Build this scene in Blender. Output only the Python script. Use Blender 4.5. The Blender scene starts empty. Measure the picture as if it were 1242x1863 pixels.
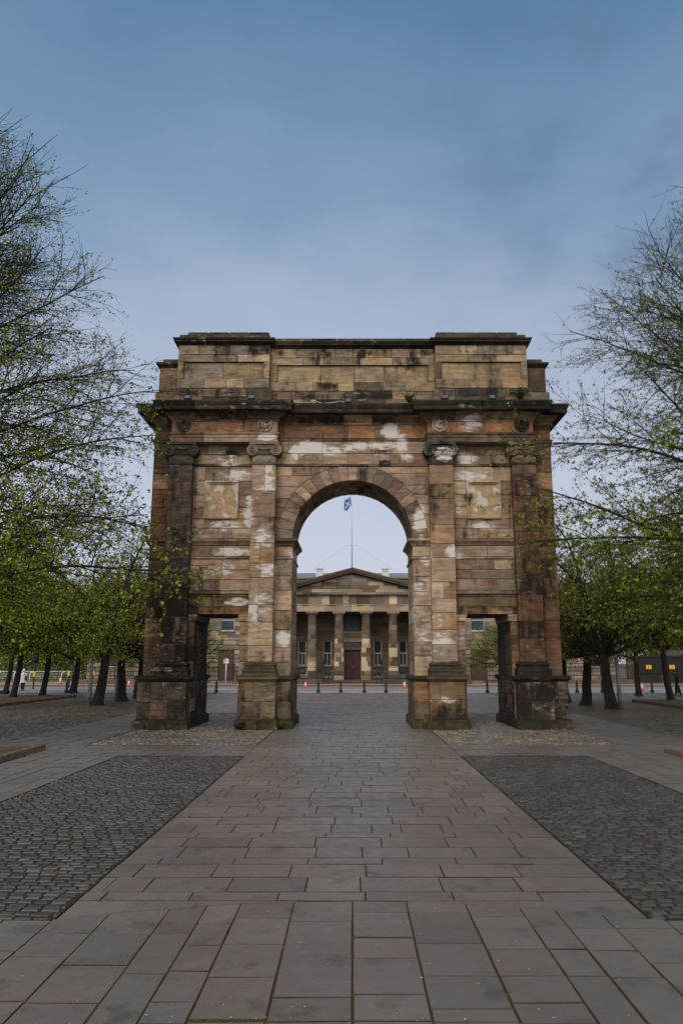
import bpy, math, random
import numpy as np
from mathutils import Vector, Matrix

PI = math.pi
SC = bpy.context.scene
COL = SC.collection

def lin(c):
    return c / 12.92 if c <= 0.04045 else ((c + 0.055) / 1.055) ** 2.4

def rgb(r, g, b):
    return (lin(r / 255), lin(g / 255), lin(b / 255))

# ------------------------------------------------------------------ object helpers
def tag(o, label=None, cat=None, group=None, kind=None):
    if label: o['label'] = label
    if cat: o['category'] = cat
    if group: o['group'] = group
    if kind: o['kind'] = kind
    return o

def empty(name, loc, label, cat, group=None, rz=0.0):
    o = bpy.data.objects.new(name, None)
    COL.objects.link(o)
    o.location = loc
    o.rotation_euler = (0, 0, rz)
    o.empty_display_size = 0.3
    return tag(o, label, cat, group)

def link_mesh(name, me, mats, parent=None):
    o = bpy.data.objects.new(name, me)
    COL.objects.link(o)
    for m in (mats if isinstance(mats, (list, tuple)) else [mats]):
        if m.name not in [x.name for x in me.materials if x]:
            me.materials.append(m)
    if parent is not None:
        o.parent = parent
    return o

def copy_tree(o, parent=None):
    c = o.copy()
    COL.objects.link(c)
    if parent is not None:
        c.parent = parent
    for ch in list(o.children):
        copy_tree(ch, c)
    return c

def V3(*a):
    return np.array(a, dtype=float)

class Frame:
    """A local plane: u along U, v along V, n out along N (U x V = N)."""
    def __init__(self, O, U, N, V=(0, 0, 1)):
        self.O, self.U, self.V, self.N = V3(*O), V3(*U), V3(*V), V3(*N)
    def p(self, u, v, n):
        return tuple(self.O + u * self.U + v * self.V + n * self.N)

class MB:
    """Collects faces with a colour each, and links them as one mesh object."""
    def __init__(self):
        self.v, self.f, self.c, self.m, self.s = [], [], [], [], []
    def add(self, pts, faces, col=(0.5, 0.5, 0.5, 0.5), mat=0, smooth=False):
        b = len(self.v)
        self.v.extend(pts)
        if len(col) == 3: col = (*col, 0.5)
        for f in faces:
            self.f.append([b + i for i in f]); self.c.append(col); self.m.append(mat); self.s.append(smooth)
    def box(self, x0, x1, y0, y1, z0, z1, col=(0.5, 0.5, 0.5, 0.5), mat=0):
        P = [(x0,y0,z0),(x1,y0,z0),(x1,y1,z0),(x0,y1,z0),(x0,y0,z1),(x1,y0,z1),(x1,y1,z1),(x0,y1,z1)]
        self.add(P, [(0,3,2,1),(4,5,6,7),(0,1,5,4),(1,2,6,5),(2,3,7,6),(3,0,4,7)], col, mat)
    def bbox(self, x0, x1, y0, y1, z0, z1, b=0.01, col=(0.5, 0.5, 0.5, 0.5), mat=0):
        """box with chamfered top and vertical edges"""
        def ring(i, z):
            return [(x0+i+b,y0+i,z),(x1-i-b,y0+i,z),(x1-i,y0+i+b,z),(x1-i,y1-i-b,z),(x1-i-b,y1-i,z),(x0+i+b,y1-i,z),(x0+i,y1-i-b,z),(x0+i,y0+i+b,z)]
        P = ring(0, z0) + ring(0, z1 - b) + ring(b, z1)
        F = [tuple(range(7, -1, -1)), tuple(range(16, 24))]
        for k in (0, 8):
            for i in range(8):
                j = (i + 1) % 8
                F.append((k+i, k+j, k+8+j, k+8+i))
        self.add(P, F, col, mat)
    def block(self, F, poly, n0, n1, b, col, mat=0):
        """a dressed stone: polygon (u, v) counter-clockwise, from n0 out to n1, front edge chamfered by b"""
        k = len(poly)
        cu = sum(p[0] for p in poly) / k; cv = sum(p[1] for p in poly) / k
        P = [F.p(u, v, n0) for u, v in poly] + [F.p(u, v, n1 - b) for u, v in poly]
        for u, v in poly:
            du, dv = cu - u, cv - v
            d = math.hypot(du, dv) or 1.0
            s = min(1.4 * b / d, 0.4)
            P.append(F.p(u + du * s, v + dv * s, n1))
        FS = [tuple(range(2 * k, 3 * k))]
        for r in (0, k):
            for i in range(k):
                j = (i + 1) % k
                FS.append((r + i, r + j, r + k + j, r + k + i))
        self.add(P, FS, col, mat)
    def extrude(self, F, poly, n0, n1, col=(0.5, 0.5, 0.5, 0.5), mat=0, smooth=False):
        k = len(poly)
        P = [F.p(u, v, n0) for u, v in poly] + [F.p(u, v, n1) for u, v in poly]
        FS = [tuple(range(k - 1, -1, -1)), tuple(range(k, 2 * k))]
        for i in range(k):
            j = (i + 1) % k
            FS.append((i, j, k + j, k + i))
        self.add(P, FS, col, mat, smooth)
    def lathe(self, c, prof, n=24, col=(0.5, 0.5, 0.5, 0.5), mat=0, smooth=True, cap=True):
        """prof (r, z) from bottom to top about a vertical axis at c"""
        P = []
        for r, z in prof:
            for i in range(n):
                a = 2 * PI * i / n
                P.append((c[0] + r * math.cos(a), c[1] + r * math.sin(a), c[2] + z))
        FS = []
        for k in range(len(prof) - 1):
            for i in range(n):
                j = (i + 1) % n
                FS.append((k*n+i, k*n+j, (k+1)*n+j, (k+1)*n+i))
        self.add(P, FS, col, mat, smooth)
        if cap:
            m = len(prof) - 1
            b = len(self.v) - len(P)
            self.f.append([b + m*n + i for i in range(n)]); self.c.append(col if len(col) == 4 else (*col, .5)); self.m.append(mat); self.s.append(False)
            self.f.append([b + i for i in range(n - 1, -1, -1)]); self.c.append(col if len(col) == 4 else (*col, .5)); self.m.append(mat); self.s.append(False)
    def tube(self, pts, rad, n=6, col=(0.5, 0.5, 0.5, 0.5), mat=0, smooth=True):
        pts = [Vector(p) for p in pts]
        if not isinstance(rad, (list, tuple)): rad = [rad] * len(pts)
        P, FS = [], []
        prev = None
        for i, p in enumerate(pts):
            t = (pts[min(i + 1, len(pts) - 1)] - pts[max(i - 1, 0)]).normalized()
            if prev is None:
                a = t.orthogonal().normalized()
            else:
                a = (prev - t * prev.dot(t))
                a = a.normalized() if a.length > 1e-6 else t.orthogonal().normalized()
            prev = a
            b = t.cross(a)
            for k in range(n):
                w = 2 * PI * k / n
                P.append(tuple(p + (a * math.cos(w) + b * math.sin(w)) * rad[i]))
        for i in range(len(pts) - 1):
            for k in range(n):
                j = (k + 1) % n
                FS.append((i*n+k, i*n+j, (i+1)*n+j, (i+1)*n+k))
        FS.append(tuple(range(n - 1, -1, -1)))
        m = (len(pts) - 1) * n
        FS.append(tuple(range(m, m + n)))
        self.add(P, FS, col, mat, smooth)
    def ball(self, c, r, col=(0.5, 0.5, 0.5, 0.5), nu=8, nv=5, mat=0):
        if not isinstance(r, (list, tuple)): r = (r, r, r)
        P, FS = [], []
        for j in range(nv + 1):
            a = -PI / 2 + PI * j / nv
            for i in range(nu):
                w = 2 * PI * i / nu
                P.append((c[0] + r[0]*math.cos(a)*math.cos(w), c[1] + r[1]*math.cos(a)*math.sin(w), c[2] + r[2]*math.sin(a)))
        for j in range(nv):
            for i in range(nu):
                k = (i + 1) % nu
                FS.append((j*nu+i, j*nu+k, (j+1)*nu+k, (j+1)*nu+i))
        self.add(P, FS, col, mat, True)
    def build(self, name, mats, parent=None):
        me = bpy.data.meshes.new(name)
        me.from_pydata(self.v, [], self.f)
        ca = me.color_attributes.new('Col', 'FLOAT_COLOR', 'CORNER')
        cnt = np.array([len(f) for f in self.f])
        cc = np.repeat(np.array(self.c, dtype=np.float32), cnt, axis=0)
        ca.data.foreach_set('color', cc.ravel())
        me.polygons.foreach_set('material_index', np.array(self.m, dtype=np.int32))
        me.polygons.foreach_set('use_smooth', np.array(self.s, dtype=bool))
        me.update()
        return link_mesh(name, me, mats, parent)

def sweep(mb, prof, path, closed, colf, seg=0.9, rng=random, gap=0.005, capends=True):
    """profile (n, z) bottom to top, swept along a plan path with mitred corners, cut into stones about seg long"""
    pts = [Vector((p[0], p[1])) for p in path]
    N = len(pts)
    ne = N if closed else N - 1
    d, nn = [], []
    for i in range(ne):
        e = (pts[(i + 1) % N] - pts[i])
        d.append(e.normalized()); nn.append(Vector((d[-1].y, -d[-1].x)))
    def mit(i):
        if closed: a, b = nn[(i - 1) % ne], nn[i % ne]
        else:
            if i == 0: return nn[0]
            if i == N - 1: return nn[-1]
            a, b = nn[i - 1], nn[i]
        return (a + b) / max(1 + a.dot(b), 0.2)
    for i in range(ne):
        A, B = pts[i], pts[(i + 1) % N]
        L = (B - A).length
        k = max(1, round(L / seg))
        cuts = [0] + [L * (j + rng.uniform(-.22, .22)) / k for j in range(1, k)] + [L]
        for j in range(k):
            ua, ub = cuts[j], cuts[j + 1]
            def ring(u, end):
                out = []
                for n, z in prof:
                    if end == -1: q = A + mit(i) * n
                    elif end == 1: q = B + mit(i + 1 if not closed else (i + 1) % N) * n
                    else: q = A + d[i] * u + nn[i] * n
                    out.append((q.x, q.y, z))
                return out
            R0 = ring(ua + gap, -1 if j == 0 else 0)
            R1 = ring(ub - gap, 1 if j == k - 1 else 0)
            m = len(prof)
            col = colf((A + d[i] * (ua + ub) / 2))
            FS = [(q, m + q, m + q + 1, q + 1) for q in range(m - 1)]
            FS.append(tuple(range(m)))
            FS.append(tuple(range(2 * m - 1, m - 1, -1)))
            mb.add(R0 + R1, FS, col)

def ashlar(mb, F, u0, u1, v0, v1, n, colf, course=0.42, length=0.8, rng=random, holes=(), clip=None, gap=0.012, b=0.009, depth=0.05, jit=0.004, seams=()):
    """fills a rectangle with dressed stones in courses; holes (u0,u1,v0,v1); clip(v) -> half width of an opening about u=0"""
    vs = sorted(set([v0, v1] + [h for H in holes for h in (H[2], H[3]) if v0 < h < v1] + [s for s in seams if v0 < s < v1]))
    bounds = [vs[0]]
    for a, c in zip(vs[:-1], vs[1:]):
        k = max(1, round((c - a) / course))
        hs = [rng.uniform(.78, 1.22) for _ in range(k)]
        t = sum(hs); acc = a
        for h in hs:
            acc += (c - a) * h / t
            bounds.append(acc)
    off = rng.random()
    for r, (a, c) in enumerate(zip(bounds[:-1], bounds[1:])):
        if c - a < 0.02: continue
        iv = [(u0, u1)]
        for H in holes:
            if H[2] < (a + c) / 2 < H[3]:
                nv = []
                for p, q in iv:
                    if H[1] <= p or H[0] >= q: nv.append((p, q)); continue
                    if H[0] > p: nv.append((p, H[0]))
                    if H[1] < q: nv.append((H[1], q))
                iv = nv
        for p, q in iv:
            k = max(1, round((q - p) / length + rng.uniform(-.3, .3)))
            st = 0.5 * (r % 2) + off
            cuts = [p]
            if k > 1:
                w = [rng.uniform(.65, 1.35) for _ in range(k)]
                if r % 2: w[0] *= .55
                t = sum(w); acc = p
                for x in w[:-1]:
                    acc += (q - p) * x / t; cuts.append(acc)
            cuts.append(q)
            g = gap / 2
            for x0, x1 in zip(cuts[:-1], cuts[1:]):
                if x1 - x0 < 0.03: continue
                j = rng.uniform(-jit, jit)
                poly = [(x0 + g, a + g), (x1 - g, a + g), (x1 - g, c - g), (x0 + g, c - g)]
                mb.block(F, poly, n - depth, n + j, b, colf((x0 + x1) / 2, (a + c) / 2))

# ------------------------------------------------------------------ node helpers
class NT:
    def __init__(self, mat):
        self.t = mat.node_tree; self.n = self.t.nodes; self.l = self.t.links
    def new(self, typ, **kw):
        x = self.n.new(typ)
        for k, v in kw.items(): setattr(x, k, v)
        return x
    def put(self, sock, val):
        if hasattr(val, 'default_value') or isinstance(val, bpy.types.NodeSocket): self.l.new(val, sock)
        else: sock.default_value = val
    def math(self, op, a, b=None, c=None, clamp=False):
        x = self.new('ShaderNodeMath', operation=op, use_clamp=clamp)
        self.put(x.inputs[0], a)
        if b is not None: self.put(x.inputs[1], b)
        if c is not None: self.put(x.inputs[2], c)
        return x.outputs[0]
    def vmath(self, op, a, b=None):
        x = self.new('ShaderNodeVectorMath', operation=op)
        self.put(x.inputs[0], a)
        if b is not None: self.put(x.inputs[1], b)
        return x
    def map(self, v, a, b, c=0.0, d=1.0, smooth=True):
        x = self.new('ShaderNodeMapRange')
        if smooth: x.interpolation_type = 'SMOOTHSTEP'
        self.put(x.inputs[0], v)
        for i, q in enumerate((a, b, c, d)): x.inputs[1 + i].default_value = q
        return x.outputs[0]
    def noise(self, vec, scale, detail=4, rough=0.55, w=None):
        x = self.new('ShaderNodeTexNoise')
        if w is not None:
            x.noise_dimensions = '4D'; self.put(x.inputs['W'], w)
        self.l.new(vec, x.inputs['Vector'])
        x.inputs['Scale'].default_value = scale; x.inputs['Detail'].default_value = detail; x.inputs['Roughness'].default_value = rough
        return x.outputs['Fac']
    def scale(self, vec, s):
        x = self.vmath('MULTIPLY', vec, s)
        return x.outputs[0]
    def mix(self, f, a, b, mode='MIX'):
        x = self.new('ShaderNodeMix', data_type='RGBA', blend_type=mode)
        self.put(x.inputs[0], f)
        for s, v in ((x.inputs[6], a), (x.inputs[7], b)):
            if isinstance(v, bpy.types.NodeSocket): self.l.new(v, s)
            else: s.default_value = (*v[:3], 1)
        return x.outputs[2]
    def blobs(self, sx, sz, lst):
        """largest of soft ellipses (x, z, rx, rz, strength) in the facade plane"""
        out = None
        for x, z, rx, rz, st in lst:
            a = self.math('MULTIPLY', self.math('SUBTRACT', sx, x), 1 / rx)
            b = self.math('MULTIPLY', self.math('SUBTRACT', sz, z), 1 / rz)
            d = self.math('ADD', self.math('MULTIPLY', a, a), self.math('MULTIPLY', b, b))
            m = self.math('MULTIPLY_ADD', d, -st, st, clamp=True)
            out = m if out is None else self.math('MAXIMUM', out, m)
        return out

def material(name):
    m = bpy.data.materials.new(name)
    m.use_nodes = True
    t = NT(m)
    bs = [n for n in t.n if n.type == 'BSDF_PRINCIPLED'][0]
    return m, t, bs

def simple(name, col, rough=0.6, metal=0.0, var=0.25, scale=6.0, bump=0.0, spec=0.5):
    m, t, bs = material(name)
    co = t.new('ShaderNodeTexCoord').outputs['Object']
    n = t.noise(co, scale, 5)
    f = t.map(n, 0.3, 0.7, 1 - var, 1 + var, False)
    c = t.new('ShaderNodeVectorMath', operation='SCALE')
    c.inputs[0].default_value = col; t.l.new(f, c.inputs['Scale'])
    t.l.new(c.outputs[0], bs.inputs['Base Color'])
    bs.inputs['Roughness'].default_value = rough; bs.inputs['Metallic'].default_value = metal
    bs.inputs['Specular IOR Level'].default_value = spec
    if bump:
        bp = t.new('ShaderNodeBump'); bp.inputs['Strength'].default_value = bump; bp.inputs['Distance'].default_value = 0.02
        t.l.new(t.noise(co, scale * 6, 6), bp.inputs['Height']); t.l.new(bp.outputs[0], bs.inputs['Normal'])
    return m

def attr_mat(name, rough=0.8, grain=30.0, var=0.2, bump=0.3, spec=0.3, large=1.2, lvar=0.15):
    """colour from the mesh's own stones ('Col'), broken up by noise"""
    m, t, bs = material(name)
    co = t.new('ShaderNodeTexCoord').outputs['Object']
    at = t.new('ShaderNodeAttribute', attribute_name='Col')
    w = t.math('MULTIPLY', at.outputs['Alpha'], 37.0)
    n = t.noise(co, grain, 5, 0.6, w); n2 = t.noise(co, large, 5, 0.6)
    f = t.math('MULTIPLY', t.map(n, .25, .75, 1 - var, 1 + var, False), t.map(n2, .3, .7, 1 - lvar, 1 + lvar, False))
    c = t.new('ShaderNodeVectorMath', operation='SCALE')
    t.l.new(at.outputs['Color'], c.inputs[0]); t.l.new(f, c.inputs['Scale'])
    t.l.new(c.outputs[0], bs.inputs['Base Color'])
    bs.inputs['Roughness'].default_value = rough; bs.inputs['Specular IOR Level'].default_value = spec
    if bump:
        bp = t.new('ShaderNodeBump'); bp.inputs['Strength'].default_value = bump; bp.inputs['Distance'].default_value = 0.01
        t.l.new(n, bp.inputs['Height']); t.l.new(bp.outputs[0], bs.inputs['Normal'])
    return m, t, bs, c.outputs[0]
# ------------------------------------------------------------------ camera, sky and light
cam_d = bpy.data.cameras.new('camera')
cam = bpy.data.objects.new('camera', cam_d)
COL.objects.link(cam)
SC.camera = cam
cam.location = (0, 0, 2.1)
PITCH = math.atan(275 / 1387)
cam.rotation_euler = (PI / 2 + PITCH, 0, 0)
cam_d.sensor_width = 36; cam_d.sensor_fit = 'AUTO'
cam_d.lens = 1387 / 1863 * 36
cam_d.shift_x = -20 / 1863
cam_d.clip_start = 0.1; cam_d.clip_end = 6000

SUN_EL, SUN_AZ = math.radians(36), math.radians(198)   # high, behind the camera and a little to its left
world = bpy.data.worlds.new('World')
SC.world = world
world.use_nodes = True
wt = NT(world)
for n in list(wt.n): wt.n.remove(n)
wo = wt.new('ShaderNodeOutputWorld')
bg = wt.new('ShaderNodeBackground')
sky = wt.new('ShaderNodeTexSky', sky_type='NISHITA')
sky.sun_disc = False; sky.sun_elevation = SUN_EL; sky.sun_rotation = SUN_AZ
sky.air_density = 1.0; sky.dust_density = 2.5; sky.ozone_density = 2.0
gen = wt.new('ShaderNodeTexCoord').outputs['Generated']
sep = wt.new('ShaderNodeSeparateXYZ'); wt.l.new(gen, sep.inputs[0])
ramp = wt.new('ShaderNodeValToRGB')
el = ramp.color_ramp.elements
STOPS = [(0.0, (205, 209, 222)), (0.11, (199, 204, 220)), (0.22, (193, 200, 218)), (0.33, (181, 191, 211)), (0.44, (164, 179, 204)), (0.52, (134, 160, 189)), (0.59, (114, 146, 179)), (0.71, (94, 129, 163)), (1.0, (70, 106, 142))]
while len(el) < len(STOPS): el.new(0.5)
for e, (p, c) in zip(el, STOPS):
    e.position = p; e.color = (*rgb(*c), 1)
# thin uneven cloud over the blue
cl = wt.noise(wt.scale(gen, (1.6, 1.6, 3.2)), 1.7, 6, 0.5)
zc = wt.math('ADD', sep.outputs['Z'], wt.map(cl, .3, .7, -.055, .055, False))
wt.l.new(zc, ramp.inputs[0])
cl2 = wt.noise(wt.scale(gen, (2.2, 2.2, 4.0)), 2.3, 6, 0.55)
east = wt.map(sep.outputs['X'], .0, .34)
dark = wt.math('MULTIPLY', wt.map(cl2, .38, .64), wt.math('MULTIPLY', east, wt.map(sep.outputs['Z'], .3, .56)))
skyc = wt.mix(wt.math('MULTIPLY', dark, .55), ramp.outputs[0], rgb(78, 104, 134))
# physical sky at low strength under the cloud layer
sc = wt.new('ShaderNodeVectorMath', operation='SCALE'); wt.l.new(sky.outputs[0], sc.inputs[0]); sc.inputs['Scale'].default_value = 0.08
# unseen sky behind and overhead brightened to grey as soft fill on the arch
grey = wt.map(sep.outputs['Y'], .42, -.05)
skyc = wt.mix(grey, skyc, (.93, .91, .895))
fin = wt.mix(0.12, skyc, sc.outputs[0])
wt.l.new(fin, bg.inputs[0]); bg.inputs[1].default_value = 1.0
wt.l.new(bg.outputs[0], wo.inputs[0])

sd = bpy.data.lights.new('sun', 'SUN')
sun = bpy.data.objects.new('sun', sd)
COL.objects.link(sun)
sd.energy = 1.25; sd.angle = math.radians(30); sd.color = (1.0, 0.94, 0.86)
sdir = Vector((math.sin(SUN_AZ) * math.cos(SUN_EL), math.cos(SUN_AZ) * math.cos(SUN_EL), math.sin(SUN_EL)))
sun.rotation_euler = sdir.to_track_quat('Z', 'Y').to_euler()
sun.location = (0, -20, 60)

SC.view_settings.view_transform = 'Standard'; SC.view_settings.look = 'None'
SC.view_settings.exposure = 0.1; SC.view_settings.gamma = 1.0
SC.render.engine = 'CYCLES'
SC.cycles.max_bounces = 6; SC.cycles.diffuse_bounces = 3; SC.cycles.glossy_bounces = 2
SC.cycles.transmission_bounces = 2; SC.cycles.transparent_max_bounces = 8
SC.cycles.use_denoising = True
# ------------------------------------------------------------------ ground
rg = random.Random(11)

def flag_material():
    m, t, bs, c = attr_mat('worn_flagstone', rough=0.5, grain=9.0, var=0.10, bump=0.10, spec=0.6, large=0.35, lvar=0.2)
    co = t.new('ShaderNodeTexCoord').outputs['Object']
    sp = t.noise(co, 120, 3, 0.7)
    c2 = t.mix(t.map(sp, .60, .72, 0, .35), c, rgb(150, 140, 132))
    st = t.noise(co, 2.6, 6, 0.62)
    c3 = t.mix(t.map(st, .54, .70, 0, .5), c2, rgb(52, 46, 44))
    warm = t.noise(co, .8, 4, .5)
    c4 = t.mix(t.map(warm, .5, .75, 0, .25), c3, rgb(116, 106, 90))
    gv = t.new('ShaderNodeTexVoronoi', feature='F1'); gv.inputs['Scale'].default_value = 2.6; t.l.new(co, gv.inputs['Vector'])
    gum = t.math('MULTIPLY', t.map(gv.outputs['Distance'], .055, .04), t.map(t.noise(co, .9, 2, .5), .5, .56))
    gc = t.new('ShaderNodeRGBToBW'); t.l.new(gv.outputs['Color'], gc.inputs[0])
    c4 = t.mix(t.math('MULTIPLY', gum, .7), c4, t.mix(t.map(gc.outputs[0], .4, .6), rgb(58, 52, 50), rgb(158, 150, 142)))
    sc1 = t.noise(t.scale(co, (9, 1.3, 1)), 3.0, 3, .5)
    c4 = t.mix(t.map(sc1, .72, .78, 0, .3), c4, rgb(150, 142, 134))
    t.l.new(c4, bs.inputs['Base Color'])
    r = t.noise(co, 5, 5, .6)
    t.l.new(t.map(r, .3, .7, .36, .58), bs.inputs['Roughness'])
    return m
M_FLAG = flag_material()
M_SETT, _t, _b, _c = attr_mat('dark_whin_setts', rough=0.52, grain=22.0, var=0.22, bump=0.35, spec=0.4, large=0.8, lvar=0.25)

def joint_material(name, a, b):
    m, t, bs = material(name)
    co = t.new('ShaderNodeTexCoord').outputs['Object']
    n = t.noise(co, 5, 6, 0.65); n2 = t.noise(co, 45, 4, .6)
    c = t.mix(t.map(n, .42, .62), a, b)
    c = t.mix(t.map(n2, .45, .65, 0, .5), c, rgb(34, 28, 22))
    t.l.new(c, bs.inputs['Base Color'])
    bs.inputs['Roughness'].default_value = 0.95; bs.inputs['Specular IOR Level'].default_value = 0.1
    bp = t.new('ShaderNodeBump'); bp.inputs['Strength'].default_value = .6; bp.inputs['Distance'].default_value = .01
    t.l.new(n2, bp.inputs['Height']); t.l.new(bp.outputs[0], bs.inputs['Normal'])
    return m
M_JOINT = joint_material('joint_soil', rgb(58, 48, 34), rgb(62, 58, 26))
M_SETTJOINT = joint_material('sett_joint', rgb(60, 50, 36), rgb(54, 50, 28))
M_MOSS = joint_material('mossy_joint', rgb(78, 62, 38), rgb(74, 70, 30))

def far_cobble_material():
    m, t, bs = material('grey_cobbles')
    co = t.new('ShaderNodeTexCoord').outputs['Object']
    v = t.new('ShaderNodeTexVoronoi', feature='F1'); v.inputs['Scale'].default_value = 6.5; v.inputs['Randomness'].default_value = .75
    t.l.new(t.scale(co, (1, 1.25, 1)), v.inputs['Vector'])
    bw = t.new('ShaderNodeRGBToBW'); t.l.new(v.outputs['Color'], bw.inputs[0])
    n = t.noise(co, .35, 6, .6)
    c = t.mix(bw.outputs[0], rgb(92, 82, 72), rgb(150, 136, 122))
    c = t.mix(t.map(n, .46, .66, 0, .75), c, rgb(96, 84, 54))
    c = t.mix(t.map(v.outputs['Distance'], .38, .62, 0, .85), c, rgb(44, 38, 30))
    t.l.new(c, bs.inputs['Base Color']); bs.inputs['Roughness'].default_value = .5
    bp = t.new('ShaderNodeBump', invert=True); bp.inputs['Strength'].default_value = .8; bp.inputs['Distance'].default_value = .02
    t.l.new(v.outputs['Distance'], bp.inputs['Height']); t.l.new(bp.outputs[0], bs.inputs['Normal'])
    return m
M_FARCOB = far_cobble_material()

def two_tone(name, a, b, scale, rough=.9, c3=None, bump=.4):
    m, t, bs = material(name)
    co = t.new('ShaderNodeTexCoord').outputs['Object']
    n = t.noise(co, scale, 8, .65); n2 = t.noise(co, scale * 14, 4, .6)
    c = t.mix(t.map(n, .38, .64), a, b)
    if c3: c = t.mix(t.map(n2, .5, .68, 0, .8), c, c3)
    t.l.new(c, bs.inputs['Base Color']); bs.inputs['Roughness'].default_value = rough
    bp = t.new('ShaderNodeBump'); bp.inputs['Strength'].default_value = bump; bp.inputs['Distance'].default_value = .03
    t.l.new(n2, bp.inputs['Height']); t.l.new(bp.outputs[0], bs.inputs['Normal'])
    return m
M_EARTH = two_tone('far_ground', rgb(78, 76, 60), rgb(92, 88, 74), .08, c3=rgb(66, 64, 48))
M_SOIL = two_tone('bed_soil', rgb(98, 76, 48), rgb(78, 68, 38), .7, c3=rgb(60, 52, 30))
M_ASPHALT = two_tone('road_asphalt', rgb(118, 118, 124), rgb(136, 136, 142), .25, .75, c3=rgb(104, 104, 108), bump=.2)
M_PAVE = two_tone('pavement', rgb(136, 122, 112), rgb(150, 138, 128), .5, .8, c3=rgb(120, 108, 98), bump=.2)
M_WHITE_LINE = simple('road_paint', rgb(228, 228, 226), .6, var=.1, scale=2)
M_KERB = two_tone('kerb_stone', rgb(112, 98, 84), rgb(92, 82, 70), 1.3, .8, c3=rgb(72, 64, 54))

def sheet(name, x0, x1, y0, y1, z, mat):
    me = bpy.data.meshes.new(name)
    me.from_pydata([(x0, y0, z), (x1, y0, z), (x1, y1, z), (x0, y1, z)], [], [(0, 1, 2, 3)])
    return tag(link_mesh(name, me, mat), kind='structure')

sheet('ground', -1500, 1500, -400, 2500, -0.06, M_EARTH)
sheet('plaza_base', -60, 60, -12, 57.8, -0.022, M_JOINT)

SIDE = rgb(52, 42, 32)
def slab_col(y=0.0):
    k = rg.gauss(1, .065) * (1.0 + .34 * min(1, max(0, (y - 12) / 14)))   # paler towards and beyond the arch: brighter light there put into the colour
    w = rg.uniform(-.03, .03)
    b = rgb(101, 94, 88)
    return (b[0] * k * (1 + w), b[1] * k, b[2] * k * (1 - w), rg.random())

def slab(mb, x0, x1, y0, y1, gap=.0075, z=0.0):
    g = gap / 2
    gy = g + .004
    a, b_, c, d = x0 + g, x1 - g, y0 + gy, y1 - gy
    if b_ - a < .03 or d - c < .03: return
    dz = rg.uniform(-.003, .003); tx, ty = rg.uniform(-.002, .002), rg.uniform(-.002, .002)
    i = .005
    def zz(x, y): return z + dz + tx * (1 if x > (a + b_) / 2 else -1) + ty * (1 if y > (c + d) / 2 else -1)
    j = lambda: rg.uniform(-.003, .003)
    Q = [(a + j(), c + j()), (b_ + j(), c + j()), (b_ + j(), d + j()), (a + j(), d + j())]
    ctr = ((a + b_) / 2, (c + d) / 2)
    P = [(x, y, z - .03) for x, y in Q] + [(x, y, zz(x, y) - .005) for x, y in Q]
    P += [(x + math.copysign(i, ctr[0] - x), y + math.copysign(i, ctr[1] - y), zz(x, y)) for x, y in Q]
    FS = [(8, 9, 10, 11)]
    for r in (0, 4):
        for k in range(4): FS.append((r + k, r + (k + 1) % 4, r + 4 + (k + 1) % 4, r + 4 + k))
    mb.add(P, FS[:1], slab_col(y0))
    b0 = len(mb.v) - len(P)
    for f in FS[1:]:
        mb.f.append([b0 + q for q in f]); mb.c.append((*SIDE, .5)); mb.m.append(0); mb.s.append(False)

PW = 2.48
# the middle way: courses .5, .5, .26 laid across
sheet('path_bed', -PW, PW, -12, 57.6, -.0075, M_MOSS)
for s in (-1, 1):
    a, b = sorted((s * PW, s * 6.4)); sheet('path_bed', a, b, -12, 6.9, -.0075, M_MOSS)
    a, b = sorted((s * PW, s * 16)); sheet('path_bed', a, b, 18.4, 20.87, -.0075, M_MOSS)
mb = MB()
y = 7.42
k = 0
while y < 57.6:
    h = (.50, .50, .27)[(k + 2) % 3] if k else .27
    t = (k + 2) % 3 if k else 2
    x = -PW
    if t == 1: ws = [.78] * 9; x0 = -rg.choice([.1, .3, .5])
    elif t == 2: ws = [.80] * 9; x0 = -rg.choice([.0, .25, .4, .6])
    else:
        ws = [rg.choice([.5, .52, .38, .74, .78]) for _ in range(14)]; x0 = -rg.uniform(0, .3)
    cur = -PW
    edge = -PW + x0
    for w in ws:
        edge += w
        if edge - cur < .12: continue
        e = min(edge, PW)
        if PW - e < .14: e = PW
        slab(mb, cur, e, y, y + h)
        cur = e
        if cur >= PW - .01: break
    y += h; k += 1
tag(mb.build('path', M_FLAG), kind='structure')

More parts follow.
